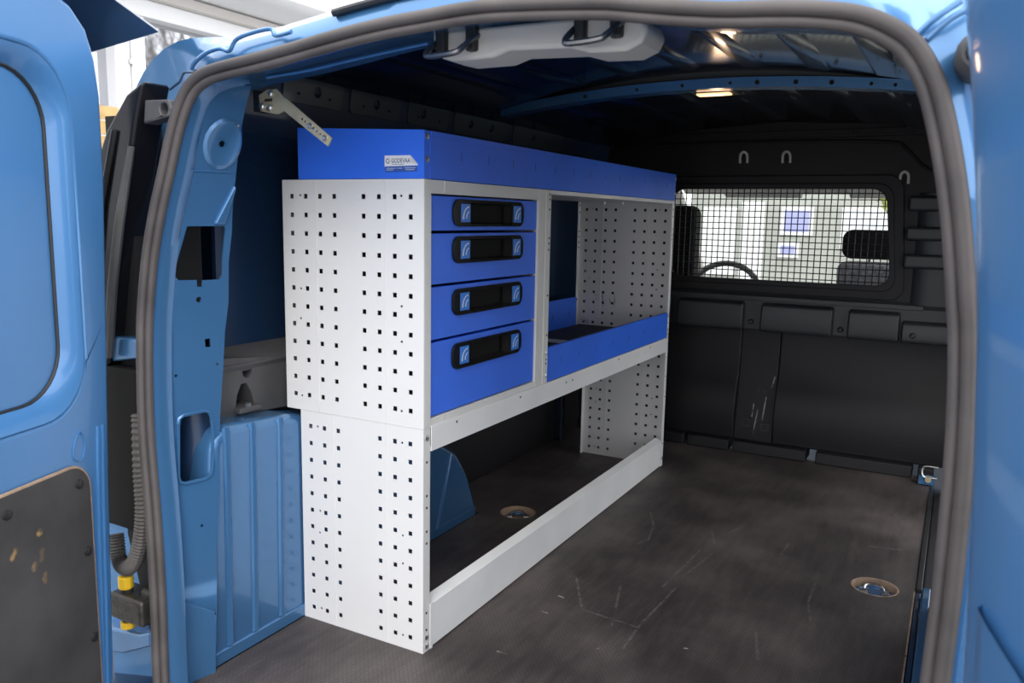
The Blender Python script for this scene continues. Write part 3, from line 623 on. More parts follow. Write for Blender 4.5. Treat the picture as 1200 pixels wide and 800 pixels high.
# --- drawer cabinet
dc = root('drawer_cabinet', (-0.18, 0.26, 0.477), 'drawer cabinet with four blue drawers and a light grey perforated side', 'cabinet')
Z0 = 0.477; Z1 = 0.9595
side_panel('side_panel', dc, 0.0, 1, -0.358, Z0 - 0.003, Z1, UC, UR, UD, (), (), (-0.092, -0.2685))
box('top_bar', (-0.016, -0.0004, 0.023, 0.478, 0.9335, Z1), 'frame_grey', dc, 0.0008)
box('bottom_bar', (-0.016, -0.0004, 0.023, 0.478, Z0, 0.4905), 'frame_grey', dc, 0.0008)
box('left_stile', (-0.016, 0.0004, 0.0019, 0.0242, Z0, Z1), 'frame_grey', dc, 0.0008)
box('right_stile', (-0.016, 0.0004, 0.4785, 0.5155, Z0, Z1), 'frame_grey', dc, 0.0008)
for y, z0, z1 in ((0.070, 0.936, 0.9595), (0.452, 0.938, 0.9595), (0.070, 0.478, 0.489), (0.452, 0.478, 0.489)): box('corner_seam', (-0.002, 0.0005, y, y + 0.0018, z0, z1), 'white', dc)
box('partition', (-0.355, -0.016, 0.5135, 0.5155, Z0, Z1), 'white', dc)
box('back_panel', (-0.357, -0.355, 0.002, 0.5135, Z0, Z1), 'white', dc)
box('base_plate', (-0.355, -0.016, 0.002, 0.5135, Z0, Z0 + 0.002), 'white', dc)
box('top_plate', (-0.355, -0.016, 0.002, 0.5135, Z1 - 0.002, Z1), 'white', dc)
me_cup = None
def arc_strip(y, z, r, a0, a1, wdt, x):
    out = MB(); n = 8; rows_ = []
    for k in range(n + 1):
        a = math.radians(a0 + (a1 - a0) * k / n); taper = wdt * (0.35 + 0.65 * (1 - k / n))
        rows_.append([(x, y + (r + s) * math.cos(a), z + (r + s) * math.sin(a)) for s in (-taper / 2, taper / 2)])
    return out.grid(rows_)
for (zb, zt, hz) in ((0.8625, 0.930, 0.898), (0.7575, 0.857, 0.8235), (0.6475, 0.752, 0.7165), (0.4935, 0.642, 0.604)):
    y0, y1 = 0.0262, 0.4765; hh = 0.0275
    cup = rrect(0.168, 0.348, hz - 0.0225, hz + 0.0215, 0.003, 2)
    d = plate([(y0, zb), (y1, zb), (y1, zt), (y0, zt)], [cup], lambda u, v, w_: (-0.0045 + w_, u, v), 0.016).build('drawer', 'rblue', dc, 0.0012)
    MB().box(-0.34, -0.022, y0 + 0.01, y1 - 0.01, zb + 0.004, zt - 0.006).build('drawer_body', 'black', d)  # coloured black so the side perforations look unlit
    h = plate(rrect(0.104, 0.403, hz - hh, hz + hh, 0.021, 6), [cup], lambda u, v, w_: (0.0005 + w_, u, v), 0.005).build('handle', 'gloss_black', d, 0.0012)
    n = len(cup)
    MB().grid([[(x, (u - 0.258) * s + 0.258, (v - hz) * s2 + hz) for u, v in cup] for x, s, s2 in ((-0.0035, 1, 1), (-0.016, 0.985, 0.97), (-0.0205, 0.95, 0.85))], True).add(
        [(-0.0205, (u - 0.258) * 0.95 + 0.258, (v - hz) * 0.85 + hz) for u, v in cup], [tuple(range(n))]).build('handle_recess', 'cup_black', d, smooth=True, angle=60)
    for yb in (0.148, 0.3705):
        box('badge', (-0.0005, 0.0013, yb - 0.0175, yb + 0.0175, hz - 0.0185, hz + 0.0185), 'badge', d, 0.0006)
        mk = arc_strip(yb + 0.013, hz - 0.010, 0.023, 186, 92, 0.0050, 0.0017)
        mk2 = arc_strip(yb + 0.0145, hz - 0.010, 0.013, 184, 98, 0.0044, 0.0017); mk.add(mk2.v, mk2.f)
        mk.build('badge_mark', 'badge_mark', d)
# --- open shelf cabinet
sh = root('shelf_cabinet', (-0.18, 1.03, 0.477), 'open shelf compartment with blue front lip beside the drawers', 'cabinet')
post = box('post', (-0.030, 0.0016, 0.5165, 0.5435, Z0, Z1), 'frame_grey', sh, 0.0012)
for z in (0.948, 0.936, 0.912, 0.842, 0.829, 0.814, 0.700, 0.600): link('fixing_hole', me_dot_x, (0.0016, 0.534, z), post)
for z in (0.555, 0.497): link('screw', me_screw_x, (0.0016, 0.534, z), post)
for z in (0.538, 0.528): link('fixing_hole', me_dot_x, (0.0016, 0.534, z), post)
box('near_partition', (-0.355, -0.030, 0.5165, 0.5181, Z0, Z1), 'white', sh)
o = side_panel('far_panel', sh, L, -1, -0.358, Z0, Z1, UC, UR, UD, (0.93, 0.905, 0.86, 0.84, 0.825, 0.53, 0.505), (0.555, 0.49), (-0.092, -0.2685))
o.data.materials[0] = M['white_far']
for z in (0.94, 0.915, 0.845, 0.825, 0.805, 0.785, 0.59): link('fixing_hole', me_dot_x, (-0.357, L - 0.012, z), o)
lip = box('front_lip', (-0.0005, 0.0018, 0.5445, L - 0.0235, 0.4785, 0.5655), 'rblue', sh, 0.0004)
box('lip_hem', (-0.0085, 0.0018, 0.5445, L - 0.0235, 0.5655, 0.5668), 'rblue', lip)
for y in (0.62, 0.74, 0.86, 0.99, 1.12, 1.26, 1.40): box('slot', (0.0017, 0.0021, y, y + 0.0012, 0.518, 0.534), 'slit', lip)
bl = box('back_lip', (-0.356, -0.354, 0.52, L - 0.024, 0.484, 0.602), 'rblue', sh)
for y in (1.02, 1.15, 1.30, 1.44): box('slot', (-0.3545, -0.3532, y, y + 0.0015, 0.535, 0.552), 'slit', bl)
box('shelf_base', (-0.354, -0.003, 0.5185, L - 0.003, 0.4785, 0.4845), 'white', sh)
box('shelf_mat', (-0.350, -0.012, 1.085, L - 0.006, 0.4845, 0.4975), 'shelf_mat', sh, 0.001)
box('shelf_mat', (-0.350, -0.012, 0.5195, 1.045, 0.4845, 0.4975), 'shelf_mat', sh, 0.001)
MB().box(-0.352, -0.004, 1.05, 1.08, 0.4845, 0.503).build('divider_strip', 'white', sh, 0.001)
MB().box(-0.350, -0.004, 0.5185, L - 0.003, 0.9535, 0.9575).build('top_plate', 'white', sh)
box('top_front_bar', (-0.018, -0.001, 0.5445, L - 0.0235, 0.9490, 0.9595), 'white_rail_lit', sh, 0.0008)
for x in (-0.055, -0.19, -0.26): MB().cyl((x, L - 0.010, 0.958), (x, L - 0.010, 0.944), 0.0035, 8).build('bolt', 'steel', sh)
for x, y in ((-0.335, 1.508), (-0.318, 1.512)): MB().cyl((x, L - 0.002, 0.512 if x > -0.33 else 0.516), (x, L - 0.014, 0.512 if x > -0.33 else 0.516), 0.006, 8).build('screw', 'steel', sh)
# --- blue tray on top
tt = root('top_tray', (-0.157, 0.765, 0.96), 'long blue steel tray on top of the racking with a maker sticker', 'tray')
TZ = 0.9605
MB().add([(-0.314, 0.0, TZ), (0.0, 0.0, TZ), (0.0, 0.0, 1.0495), (-0.314, 0.0, 1.0635), (-0.314, 0.0016, TZ), (0.0, 0.0016, TZ), (0.0, 0.0016, 1.0495), (-0.314, 0.0016, 1.0635)],
         [(0, 1, 2, 3), (4, 7, 6, 5), (0, 4, 5, 1), (1, 5, 6, 2), (2, 6, 7, 3), (3, 7, 4, 0)]).build('end_wall', 'rblue', tt)
MB().add([(-0.314, L - .0016, TZ), (0.0, L - .0016, TZ), (0.0, L - .0016, 1.0495), (-0.314, L - .0016, 1.0635), (-0.314, L, TZ), (0.0, L, TZ), (0.0, L, 1.0495), (-0.314, L, 1.0635)],
         [(0, 1, 2, 3), (4, 7, 6, 5), (0, 4, 5, 1), (1, 5, 6, 2), (2, 6, 7, 3), (3, 7, 4, 0)]).build('end_wall', 'rblue', tt)
box('end_flange', (-0.0014, 0.0, 0.0016, 0.021, TZ, 1.049), 'rblue', tt)
fw_ = box('front_wall', (-0.0006, 0.0012, 0.0185, L - 0.0016, TZ, 1.0485), 'rblue', tt, 0.0004)
box('front_hem', (-0.010, 0.0022, 0.0205, L - 0.002, 1.0385, 1.0495), 'rblue', fw_, 0.0008)
for k in range(13): box('slot', (0.0011, 0.0015, 0.128 + 0.1085 * k, 0.1292 + 0.1085 * k, 1.000, 1.018), 'slit', fw_)
for z in (1.0385, 0.9965): link('screw', me_screw_x, (0.0008, 0.0085, z), tt)
for z in (1.035, 0.985): link('screw', me_screw_x, (0.0014, L - 0.008, z), tt)
box('rear_wall', (-0.314, -0.3124, 0.0016, L - 0.0016, TZ, 1.0635), 'rblue', tt)
box('tray_base', (-0.3124, -0.0006, 0.0016, L - 0.0016, TZ, TZ + 0.0016), 'rblue', tt)
st = MB().prism([(-0.092, 0.9835), (-0.0145, 0.9845), (-0.0145, 0.987), (-0.031, 1.0035), (-0.092, 1.004)], lambda u, v, w_: (u, w_, v), -0.0001, -0.0006).build('sticker', 'sticker', tt)
MB().add([(-0.0145, -0.0012, 0.987), (-0.031, -0.0012, 1.0035), (-0.028, -0.0035, 0.9895), (-0.0145, -0.0007, 0.987), (-0.031, -0.0007, 1.0035)], [(0, 1, 2), (3, 2, 4), (0, 2, 3), (1, 4, 2)]).build('peeled_corner', 'sticker_fold', st)
MB().prism([(-0.0905, 0.9722), (-0.0155, 0.9735), (-0.0155, 0.9838), (-0.0905, 0.9830)], lambda u, v, w_: (u, w_, v), -0.0001, -0.0005).build('sticker_band', 'sticker_blue', st)
for (u0, u1, v) in ((-0.087, -0.062, 0.9798), (-0.066, -0.050, 0.9798), (-0.045, -0.019, 0.9802), (-0.088, -0.071, 0.9765), (-0.042, -0.022, 0.9768)):
    MB().box(u0, u1, -0.0009, -0.0004, v - 0.0007, v + 0.0007).build('small_print', 'sticker_text', st)
gl_ = MB(); rows_ = []
for k in range(15):
    a = math.radians(40 + 290 * k / 14); rows_.append([(-0.0838 + r * math.cos(a), -0.0008, 0.9935 + r * math.sin(a)) for r in (0.0032, 0.0050)])
gl_.grid(rows_); gl_.box(-0.0835, -0.0787, -0.0009, -0.0006, 0.9927, 0.9941)
gl_.build('round_logo', 'sticker_ink', st)
def text_mesh(s, size, name, m, parent, at, extra=1.0):
    cu = bpy.data.curves.new(name, 'FONT'); cu.body = s; cu.size = size; cu.resolution_u = 2; cu.offset = size * 0.014
    ob = bpy.data.objects.new(name, cu); COL.objects.link(ob); bpy.context.view_layer.update()
    me = bpy.data.meshes.new_from_object(ob.evaluated_get(bpy.context.evaluated_depsgraph_get())); bpy.data.objects.remove(ob)
    for v in me.vertices: v.co = Vector((v.co.x * extra, 0, v.co.y))
    me.materials.clear(); me.materials.append(M[m])
    return link(name, me, at, parent)
text_mesh('GODEVAA', 0.0122, 'sticker_lettering', 'sticker_ink', st, (-0.0762, -0.0009, 0.9898), 0.77)
MB().box(-0.0745, -0.046, -0.0009, -0.0006, 0.9868, 0.9876).build('small_print', 'sticker_ink', st)

# ================================================================== fittings in the load bay
# tie-down lashing eyes sunk in the floor
def lashing(x, y, rot, label):
    r = root('lashing_eye', (x, y, -0.020), label, 'lashing eye', 'lashing eyes sunk in the floor')
    c, s = math.cos(rot), math.sin(rot)
    T = lambda a, b, z: (x + a * c - b * s, y + a * s + b * c, z)
    MB().tube([T(*p) for p in [(0.04 * math.cos(q), 0.04 * math.sin(q), -0.0185) for q in [2 * PI * k / 20 for k in range(20)]]], 0.004, 6, closed=True).build('base_ring', 'paint', r, smooth=True)
    MB().prism(circ(0, 0, 0.038, 20), lambda u, v, w_: T(u, v, w_), -0.0215, -0.0185).build('base_plate', 'paint' if x > 0 else 'dark_steel', r)
    b = MB(); pts = [(-0.022, -0.012, -0.016), (-0.022, 0.012, -0.010), (-0.012, 0.024, -0.006), (0.012, 0.024, -0.006), (0.022, 0.012, -0.010), (0.022, -0.012, -0.016)]
    b.tube(smooth_path([T(*p) for p in pts], 4), 0.0038, 8).build('ring', 'steel', r, smooth=True)
    v = MB().prism([(-0.032, -0.020), (-0.018, -0.020), (-0.018, 0.0), (-0.032, 0.0)], lambda u, q, w_: T(u, q, w_), -0.0185, -0.006).build('hinge_lug', 'steel', r, 0.001)
    MB().prism([(0.018, -0.020), (0.032, -0.020), (0.032, 0.0), (0.018, 0.0)], lambda u, q, w_: T(u, q, w_), -0.0185, -0.006).build('hinge_lug', 'steel', r, 0.001)
lashing(-0.222, 0.821, 0.5, 'steel lashing eye in a round floor well under the racking')
lashing(0.782, 0.830, 0.2, 'blue and steel lashing eye in a round well on the open floor')
lb = root('lashing_bracket', (0.86, 1.80, 0.01), 'chrome ring on a blue bracket beside the bulkhead foot', 'lashing eye')
box('bracket', (0.835, 0.885, 1.785, 1.80, 0.004, 0.038), 'paint', lb, 0.003)
MB().tube(smooth_path([(0.893, 1.776, 0.034), (0.856, 1.776, 0.034), (0.846, 1.776, 0.044), (0.846, 1.778, 0.062), (0.856, 1.778, 0.072), (0.893, 1.778, 0.072)], 4), 0.0035, 8).build('ring', 'steel', lb, smooth=True)
MB().tube([(0.866, 1.785, 0.026), (0.866, 1.772, 0.026)], [0.013, 0.010], 10).build('pin', 'zinc', lb, smooth=True)
# bulkhead hooks
def hook(x, z, label):
    r = root('bulkhead_hook', (x, YB - 0.002, z - 0.02), label, 'hook', 'inverted U hooks on the bulkhead')
    MB().tube(smooth_path([(x - 0.013, YB - 0.003, z - 0.022), (x - 0.013, YB - 0.008, z + 0.003), (x - 0.008, YB - 0.011, z + 0.014), (x, YB - 0.012, z + 0.018), (x + 0.008, YB - 0.011, z + 0.014), (x + 0.013, YB - 0.008, z + 0.003), (x + 0.013, YB - 0.003, z - 0.022)], 4), 0.005, 8).build('bent_bar', M['grey_hook'], r, smooth=True)
    MB().prism([(x - 0.008, z - 0.024), (x + 0.008, z - 0.024), (x + 0.008, z + 0.006), (x, z + 0.012), (x - 0.008, z + 0.006)], fB, 0.0, 0.003).build('back_slot', 'hole', r)
M['grey_hook'] = mat('grey_plastic_hook', (0.48, 0.48, 0.46), 0.5)
hook(0.149, 1.132, 'grey U hook on the bulkhead, the one nearest the racking')
hook(0.304, 1.130, 'grey U hook in the middle of the three, above the mesh window')
hook(0.702, 1.054, 'grey U hook above the ribbed column beside the mesh window')
# dome lamp
dl = root('dome_lamp', (0.308, 0.857, 1.205), 'lit oblong interior lamp glowing warm under the roof beam', 'lamp')
box('housing', (0.250, 0.366, 0.832, 0.900, 1.214, 1.238), 'black', dl, 0.004)
box('lens', (0.264, 0.350, 0.834, 0.866, 1.2095, 1.2145), 'lamp', dl, 0.005)
pl = bpy.data.lights.new('dome_bulb', 'POINT'); pl.energy = 0.08; pl.color = (1, 0.65, 0.38); pl.shadow_soft_size = 0.02; pl.specular_factor = 0.0
plo = bpy.data.objects.new('dome_bulb', pl); COL.objects.link(plo); plo.parent = dl; plo.location = Vector((0.308, 0.865, 1.18)) - ORG[dl]
# beige latch housing with two striker loops
lh = root('latch_housing', (0.32, -0.17, 1.12), 'beige plastic latch housing with two steel striker loops above the opening', 'latch')
bd = MB().prism([(0.150, 1.172), (0.152, 1.146), (0.166, 1.132), (0.190, 1.126), (0.258, 1.126), (0.286, 1.134), (0.385, 1.130), (0.415, 1.121), (0.470, 1.119), (0.492, 1.128), (0.502, 1.145), (0.492, 1.162), (0.45, 1.170)],
                lambda u, v, w_: (u, w_, v), -0.196, -0.115).build('housing', 'beige', lh, 0.008, seg=3)
for x0 in (0.160, 0.392):
    for dx in (0.012, 0.066):
        MB().box(x0 + dx - 0.009, x0 + dx + 0.009, -0.2075, -0.190, 1.136, 1.172).build('striker_mount', 'black', lh, 0.004)
    MB().tube(smooth_path([(x0 + 0.004, -0.190, 1.160), (x0 + 0.002, -0.212, 1.146), (x0, -0.224, 1.134), (x0 + 0.006, -0.226, 1.129), (x0 + 0.05, -0.226, 1.131), (x0 + 0.062, -0.222, 1.138), (x0 + 0.072, -0.208, 1.152), (x0 + 0.074, -0.190, 1.162)], 4), 0.0048, 8).build('striker_loop', 'dark_steel', lh, smooth=True)
# door check strap hanging at the corner of the opening
cs = root('door_check_strap', (-0.22, -0.16, 1.07), 'zinc door stay with a hexagonal plate and a drilled arm, above the racking corner', 'door stay')
f_ = lambda u, v, w_: (u, -0.16 - w_, v)
hp = plate([(-0.256, 1.103), (-0.235, 1.112), (-0.211, 1.112), (-0.188, 1.090), (-0.192, 1.074), (-0.212, 1.068), (-0.253, 1.075)],
           [circ(-0.238, 1.079, 0.0025, 8), rrect(-0.246, -0.222, 1.091, 1.097, 0.003, 3)], f_, 0.003).build('hexagonal_plate', 'zinc', cs)
for u, v in ((-0.247, 1.083), (-0.228, 1.080), (-0.225, 1.104)):
    MB().tube([(u, -0.160, v), (u, -0.1635, v), (u, -0.1655, v)], [0.006, 0.006, 0.004], 12).build('rivet', 'steel', hp, smooth=True)
adx, adz = (-0.086 + 0.189), (1.015 - 1.083); al = math.hypot(adx, adz); ax_, az_ = adx / al, adz / al
fa = lambda u, v, w_: (-0.189 + u * ax_ - v * az_, -0.1635 - w_ - 0.0 * u, 1.083 + u * az_ + v * ax_)
arm = plate([(-0.006, -0.0105), (al, -0.0085), (al, 0.0085), (-0.006, 0.0105)], [circ(u, 0.0, r_, 8) for u, r_ in ((0.048, 0.0026), (0.056, 0.0026), (0.064, 0.0024), (0.078, 0.0028), (0.088, 0.0024), (0.098, 0.0022))], fa, 0.0025).build('drilled_arm', 'zinc', cs)
for u in (0.071, al - 0.012):
    p = fa(u, 0.0, 0); MB().tube([p, (p[0], p[1] - 0.003, p[2]), (p[0], p[1] - 0.006, p[2])], [0.005, 0.005, 0.003], 10).build('rivet', 'steel', arm, smooth=True)
MB().prism([(-0.275, 1.075), (-0.250, 1.075), (-0.250, 1.106), (-0.275, 1.115)], lambda u, v, w_: (u, w_, v), -0.1565, -0.130).build('mounting_bracket', 'dark_steel', cs, 0.002)

# ================================================================== left door (open), inner face seen
ang = math.radians(18.0); Hx, Hy = -0.40, -0.39
dd = Vector((math.sin(ang), -math.cos(ang), 0)); dn = Vector((math.cos(ang), math.sin(ang), 0))
def fd(t_, z, w_): p = Vector((Hx, Hy, z)) + dd * t_ + dn * w_; return (p.x, p.y, p.z)
d1 = root('door_1', (Hx, Hy, -0.15), 'open blue rear door with blanked window and black lower panel', 'van door', kind='structure')
out_l = [(0.045, -0.15), (0.026, 0.10), (0.012, 0.40), (-0.006, 0.70), (-0.020, 0.95), (-0.020, 1.08), (-0.012, 1.14), (0.006, 1.185), (0.04, 1.215), (0.10, 1.235), (0.72, 1.26), (0.75, 1.2), (0.76, -0.15)]
win_o = rrect(0.062, 0.686, 0.555, 1.130, 0.095, 8)
trm_o = rrect(0.072, 0.70, -0.05, 0.468, 0.045, 6)
edge = MB()
plate(out_l, [win_o], fd, 0.05).build('door_frame', 'paint_door_lit', d1, 0.010, seg=3)
# sloping reveal round the blanked window and the window panel itself
def reveal(k): 
    cx, cz = 0.374, 0.8435
    return [(cx + (u - cx) * k[0], cz + (v - cz) * k[1]) for u, v in win_o]
MB().grid([[fd(u, v, w_) for u, v in reveal(k)] for k, w_ in (((1.004, 1.004), 0.0), ((0.975, 0.972), -0.004), ((0.935, 0.925), -0.016), ((0.915, 0.90), -0.026))], True).build('window_reveal', 'paint_door_lit', d1, smooth=True, angle=70)
k_ = (0.918, 0.904)
plate(reveal(k_), [], lambda u, v, w_: fd(u, v, w_ - 0.027), 0.004).build('window_blank', M['paint_door_lit'], d1)
MB().tube([Vector(fd(u, v, -0.0255)) for u, v in reveal(k_)], 0.0035, 6, closed=True).build('window_gasket', 'black', d1, smooth=True)
box_tr = plate(trm_o, [], lambda u, v, w_: fd(u, v, w_ + 0.007), 0.008).build('lower_trim', 'door_trim' if 'door_trim' in M else 'grey_trim', d1, 0.003)
M['door_trim'] = mat('scuffed_black_door_trim', (0.050, 0.047, 0.047), 0.6, vary=0.3, vscale=9, bump=0.1, bscale=300)
box_tr.data.materials[0] = M['door_trim']
def trim_xy(t_, z): p = fd(t_, z, 0); return (p[1], p[2])
scuffed(M['door_trim'], (1, 2), [(trim_xy(0.245, 0.368), trim_xy(0.238, 0.378)), (trim_xy(0.189, 0.342), trim_xy(0.186, 0.356)), (trim_xy(0.184, 0.305), trim_xy(0.183, 0.316)), (trim_xy(0.205, 0.335), trim_xy(0.203, 0.34)), (trim_xy(0.19, 0.385), trim_xy(0.188, 0.39))], 0.006, (0.55, 0.33, 0.12), 0.9, 120)
trim_e = MB().tube([Vector(fd(u, v, 0.004)) for u, v in trm_o], 0.003, 6, closed=True).build('trim_edge', 'tan', box_tr, smooth=True)
for t_, z in ((0.099, 0.436), (0.089, 0.314), (0.086, 0.156), (0.252, 0.438)):
    MB().tube([fd(t_, z, 0.006), fd(t_, z, 0.010), fd(t_, z, 0.0115)], [0.008, 0.0075, 0.004], 12).build('push_clip', 'black', box_tr, smooth=True)
MB().tube(smooth_path([fd(0.078, 0.478, 0.001), fd(0.072, 0.50, 0.001), fd(0.082, 0.522, 0.001), fd(0.096, 0.505, 0.001), fd(0.100, 0.482, 0.001), fd(0.088, 0.472, 0.001)], 5, True), 0.0016, 6, closed=True).build('stamped_outline', 'paint_door_lit', d1, smooth=True)
# outer skin of the door with a rolled edge, spoiler-like top corner
skin_o = [(0.055, -0.15), (0.022, 0.10), (0.004, 0.40), (-0.012, 0.70), (-0.022, 0.95), (-0.022, 1.08), (-0.012, 1.15), (0.006, 1.195), (0.10, 1.25), (0.74, 1.28), (0.77, 1.2), (0.78, -0.15)]
plate(skin_o, [], lambda u, v, w_: fd(u, v, w_ - 0.055), 0.02).build('outer_skin', 'paint_door_lit', d1, 0.006)
MB().add([fd(0.16, 1.275, 0.035), fd(-0.195, 1.222, 0.0), fd(-0.10, 1.185, -0.055), fd(-0.05, 1.155, -0.060), fd(-0.020, 1.135, -0.055), fd(0.05, 1.215, -0.045), fd(0.16, 1.245, -0.04),
          fd(0.16, 1.30, -0.02), fd(-0.190, 1.234, -0.01), fd(-0.03, 1.16, -0.085), fd(0.16, 1.27, -0.08)],
         [(0, 1, 2, 3, 4, 5, 6), (0, 7, 8, 1), (1, 8, 9, 2), (2, 9, 3), (3, 9, 4), (4, 9, 10, 5), (5, 10, 6), (7, 10, 9, 8), (0, 6, 10, 7)]).build('top_corner', 'navy', d1, 0.002)  # blue skin coloured navy, standing in for the dark ground reflected underneath
for k in (0.022, 0.034):
    MB().tube(smooth_path([fd(u + k, v, 0.0005) for u, v in ((0.045, -0.15), (0.026, 0.10), (0.012, 0.40), (0.004, 0.52))], 4), 0.003, 6).build('edge_ridge', 'paint_door_lit', d1, smooth=True)
# hinge bar, conduit, tail lamp housing and buffer between door and body
hg = MB().box(-0.468, -0.372, -0.372, -0.315, 0.122, 0.174).build('hinge', 'grease', d1, 0.008)
MB().box(-0.405, -0.362, -0.352, -0.300, 0.142, 0.188).build('hinge_plate', 'grease', hg, 0.010)
MB().cyl((-0.440, -0.350, 0.112), (-0.440, -0.350, 0.185), 0.011, 12).build('hinge_barrel', 'grease', hg, smooth=True)
for z0, z1 in ((0.180, 0.205), (0.100, 0.114)):
    MB().cyl((-0.440, -0.352, z0), (-0.440, -0.352, z1), 0.0145, 8).build('end_cap', 'yellow', hg, 0.003)
cp = smooth_path([(-0.405, -0.330, 0.52), (-0.398, -0.338, 0.42), (-0.388, -0.345, 0.345), (-0.392, -0.350, 0.285), (-0.412, -0.352, 0.238), (-0.438, -0.352, 0.222), (-0.460, -0.350, 0.235), (-0.472, -0.345, 0.28)], 9)
cp2 = []
for i in range(len(cp) - 1): cp2 += [cp[i], cp[i].lerp(cp[i + 1], 0.5)]
cd = MB().tube(cp2, [0.0155 if i % 2 else 0.0125 for i in range(len(cp2))], 12).build('cable_conduit', 'conduit', smooth=True, angle=20)
tag(cd, 'ribbed grey cable conduit looping between door and body', 'conduit')
tl = root('tail_lamp_housing', (-0.46, -0.31, 0.62), 'glossy black plastic tail lamp housing behind the door edge', 'tail lamp')
MB().prism([(-0.352, 1.112), (-0.372, 1.06), (-0.412, 0.93), (-0.452, 0.78), (-0.490, 0.60), (-0.575, 0.60), (-0.56, 0.78), (-0.525, 0.92), (-0.46, 1.03), (-0.40, 1.09)], lambda u, v, w_: (u, w_, v), -0.330, -0.27).build('housing', 'gloss_black', tl, 0.008, seg=3)
MB().tube([(-0.385, -0.334, 1.00), (-0.425, -0.336, 0.87), (-0.455, -0.336, 0.75), (-0.478, -0.336, 0.62)], [0.006, 0.009, 0.009, 0.009], 8).build('edge_strip', 'grey_trim', tl, smooth=True)
MB().tube([(-0.43, -0.332, 1.03), (-0.475, -0.334, 0.90), (-0.505, -0.334, 0.76)], 0.006, 8).build('inner_rib', 'black', tl, smooth=True)
bf = root('door_buffer', (-0.345, -0.30, 1.04), 'grey-black rubber door buffer bracket above the tail lamp', 'buffer')
plate([(-0.372, 1.040), (-0.305, 1.050), (-0.298, 1.062), (-0.304, 1.078), (-0.366, 1.080)], [circ(-0.318, 1.063, 0.010, 12)], lambda u, v, w_: (u, -0.318 - w_, v), 0.03).build('bracket', 'grey_trim', bf, 0.003)
MB().cyl((-0.318, -0.300, 1.063), (-0.318, -0.285, 1.063), 0.010, 12).build('bore', 'hole', bf)
# right-hand buffer near the roof corner
bf2 = root('door_stop', (0.905, -0.30, 1.05), 'round grey rubber door stop at the upper roof corner beside the door', 'buffer')
MB().tube([(0.896, -0.27, 1.062), (0.896, -0.32, 1.062), (0.896, -0.330, 1.062)], [0.024, 0.022, 0.016], 16).build('rubber_body', 'grey_trim', bf2, smooth=True)
MB().tube([(0.896, -0.329, 1.062), (0.896, -0.333, 1.062)], [0.013, 0.011], 12).build('cap', 'black', bf2, smooth=True)
# black vent and blue brackets deeper in the gap
vt = box('vent_grille', (-0.61, -0.410, -0.330, -0.285, 0.285, 0.60), 'cup_black', back, 0.006)
MB().prism([(-0.53, 0.655), (-0.385, 0.66), (-0.385, 0.625), (-0.53, 0.60)], lambda u, v, w_: (u, w_, v), -0.32, -0.27).build('hinge_bracket', 'paint', back, 0.006)
MB().prism([(-0.53, 0.085), (-0.40, 0.10), (-0.365, 0.115), (-0.365, 0.085), (-0.45, 0.045), (-0.53, 0.03)], lambda u, v, w_: (u, w_, v), -0.36, -0.29).build('lower_bracket', 'paint', back, 0.006)

# ================================================================== right door (open), seen at a grazing angle
d2 = root('door_2', (0.95, -0.46, -0.15), 'open blue rear door panel close beside the opening', 'van door', kind='structure')
zr = [-0.15, 0.0, 0.25, 0.487, 0.645, 0.794, 0.901, 1.0, 1.073, 1.16, 1.30]; xr = [0.940, 0.940, 0.938, 0.934, 0.926, 0.916, 0.906, 0.894, 0.882, 0.866, 0.84]
def d2row(z):
    x = interp(z, zr, xr)
    pr = [(0.085, -0.45), (0.03, -0.455), (0.008, -0.462), (0.0, -0.475), (0.002, -0.49), (0.010, -0.53), (0.026, -0.60), (0.066, -0.75), (0.096, -0.86), (0.12, -0.87), (0.17, -0.85), (0.12, -0.5)]
    return [(x + a, y, z) for a, y in pr]
zz = [-0.15 + 1.45 * k / 40 for k in range(41)]
MB().grid([d2row(z) for z in zz], True).build('door_shell', 'paint_door_lit', d2, smooth=True, angle=60)
MB().grid([[(interp(z, zr, xr) + a, y, z) for a, y in ((0.013, -0.52), (0.006, -0.535), (0.010, -0.56), (0.056, -0.75), (0.08, -0.84), (0.10, -0.845))] for z in (-0.12, 0.0, 0.2, 0.4, 0.52, 0.56, 0.575)]).build('inner_panel', 'paint_door_lit', d2, smooth=True, angle=60)

# ================================================================== cab seen through the mesh
def seat(name, xc, y0, zh0, zh1, hw, label, zback, cloth):
    r = root(name, (xc, y0, -0.02), label, 'seat', 'cab seats')
    MB().prism(rrect(xc - hw, xc + hw, zh0, zh1, min(0.04, (zh1 - zh0) * 0.45), 6), lambda u, v, w_: (u, w_, v), y0 - 0.05, y0 + 0.05).build('headrest', 'seat', r, 0.02, seg=3)
    for s in (-0.06, 0.06): MB().cyl((xc + s, y0, zback - 0.05), (xc + s, y0, zh0 + 0.03), 0.007, 8).build('headrest_post', 'steel', r)
    MB().prism(rrect(xc - hw - 0.012, xc + hw + 0.012, 0.20, zback, 0.035, 6), lambda u, v, w_: (u, w_ + (v - 0.2) * -0.12 + 0.06, v), y0 - 0.06, y0 + 0.07).build('backrest', cloth, r, 0.02, seg=3)
    box('cushion', (xc - hw - 0.05, xc + hw + 0.05, y0 + 0.08, y0 + 0.55, 0.02, 0.20), 'seat', r, 0.03)
    box('seat_base', (xc - hw, xc + hw, y0 + 0.1, y0 + 0.5, -0.022, 0.02), 'black', r)
seat('driver_seat', -0.215, 2.12, 0.60, 0.955, 0.135, 'black driver seat behind the mesh next to the racking', 0.62, 'seat')
seat('passenger_seat', 0.625, 2.42, 0.748, 0.868, 0.168, 'passenger seat with black headrest and mottled grey backrest', 0.735, 'seat_grey')
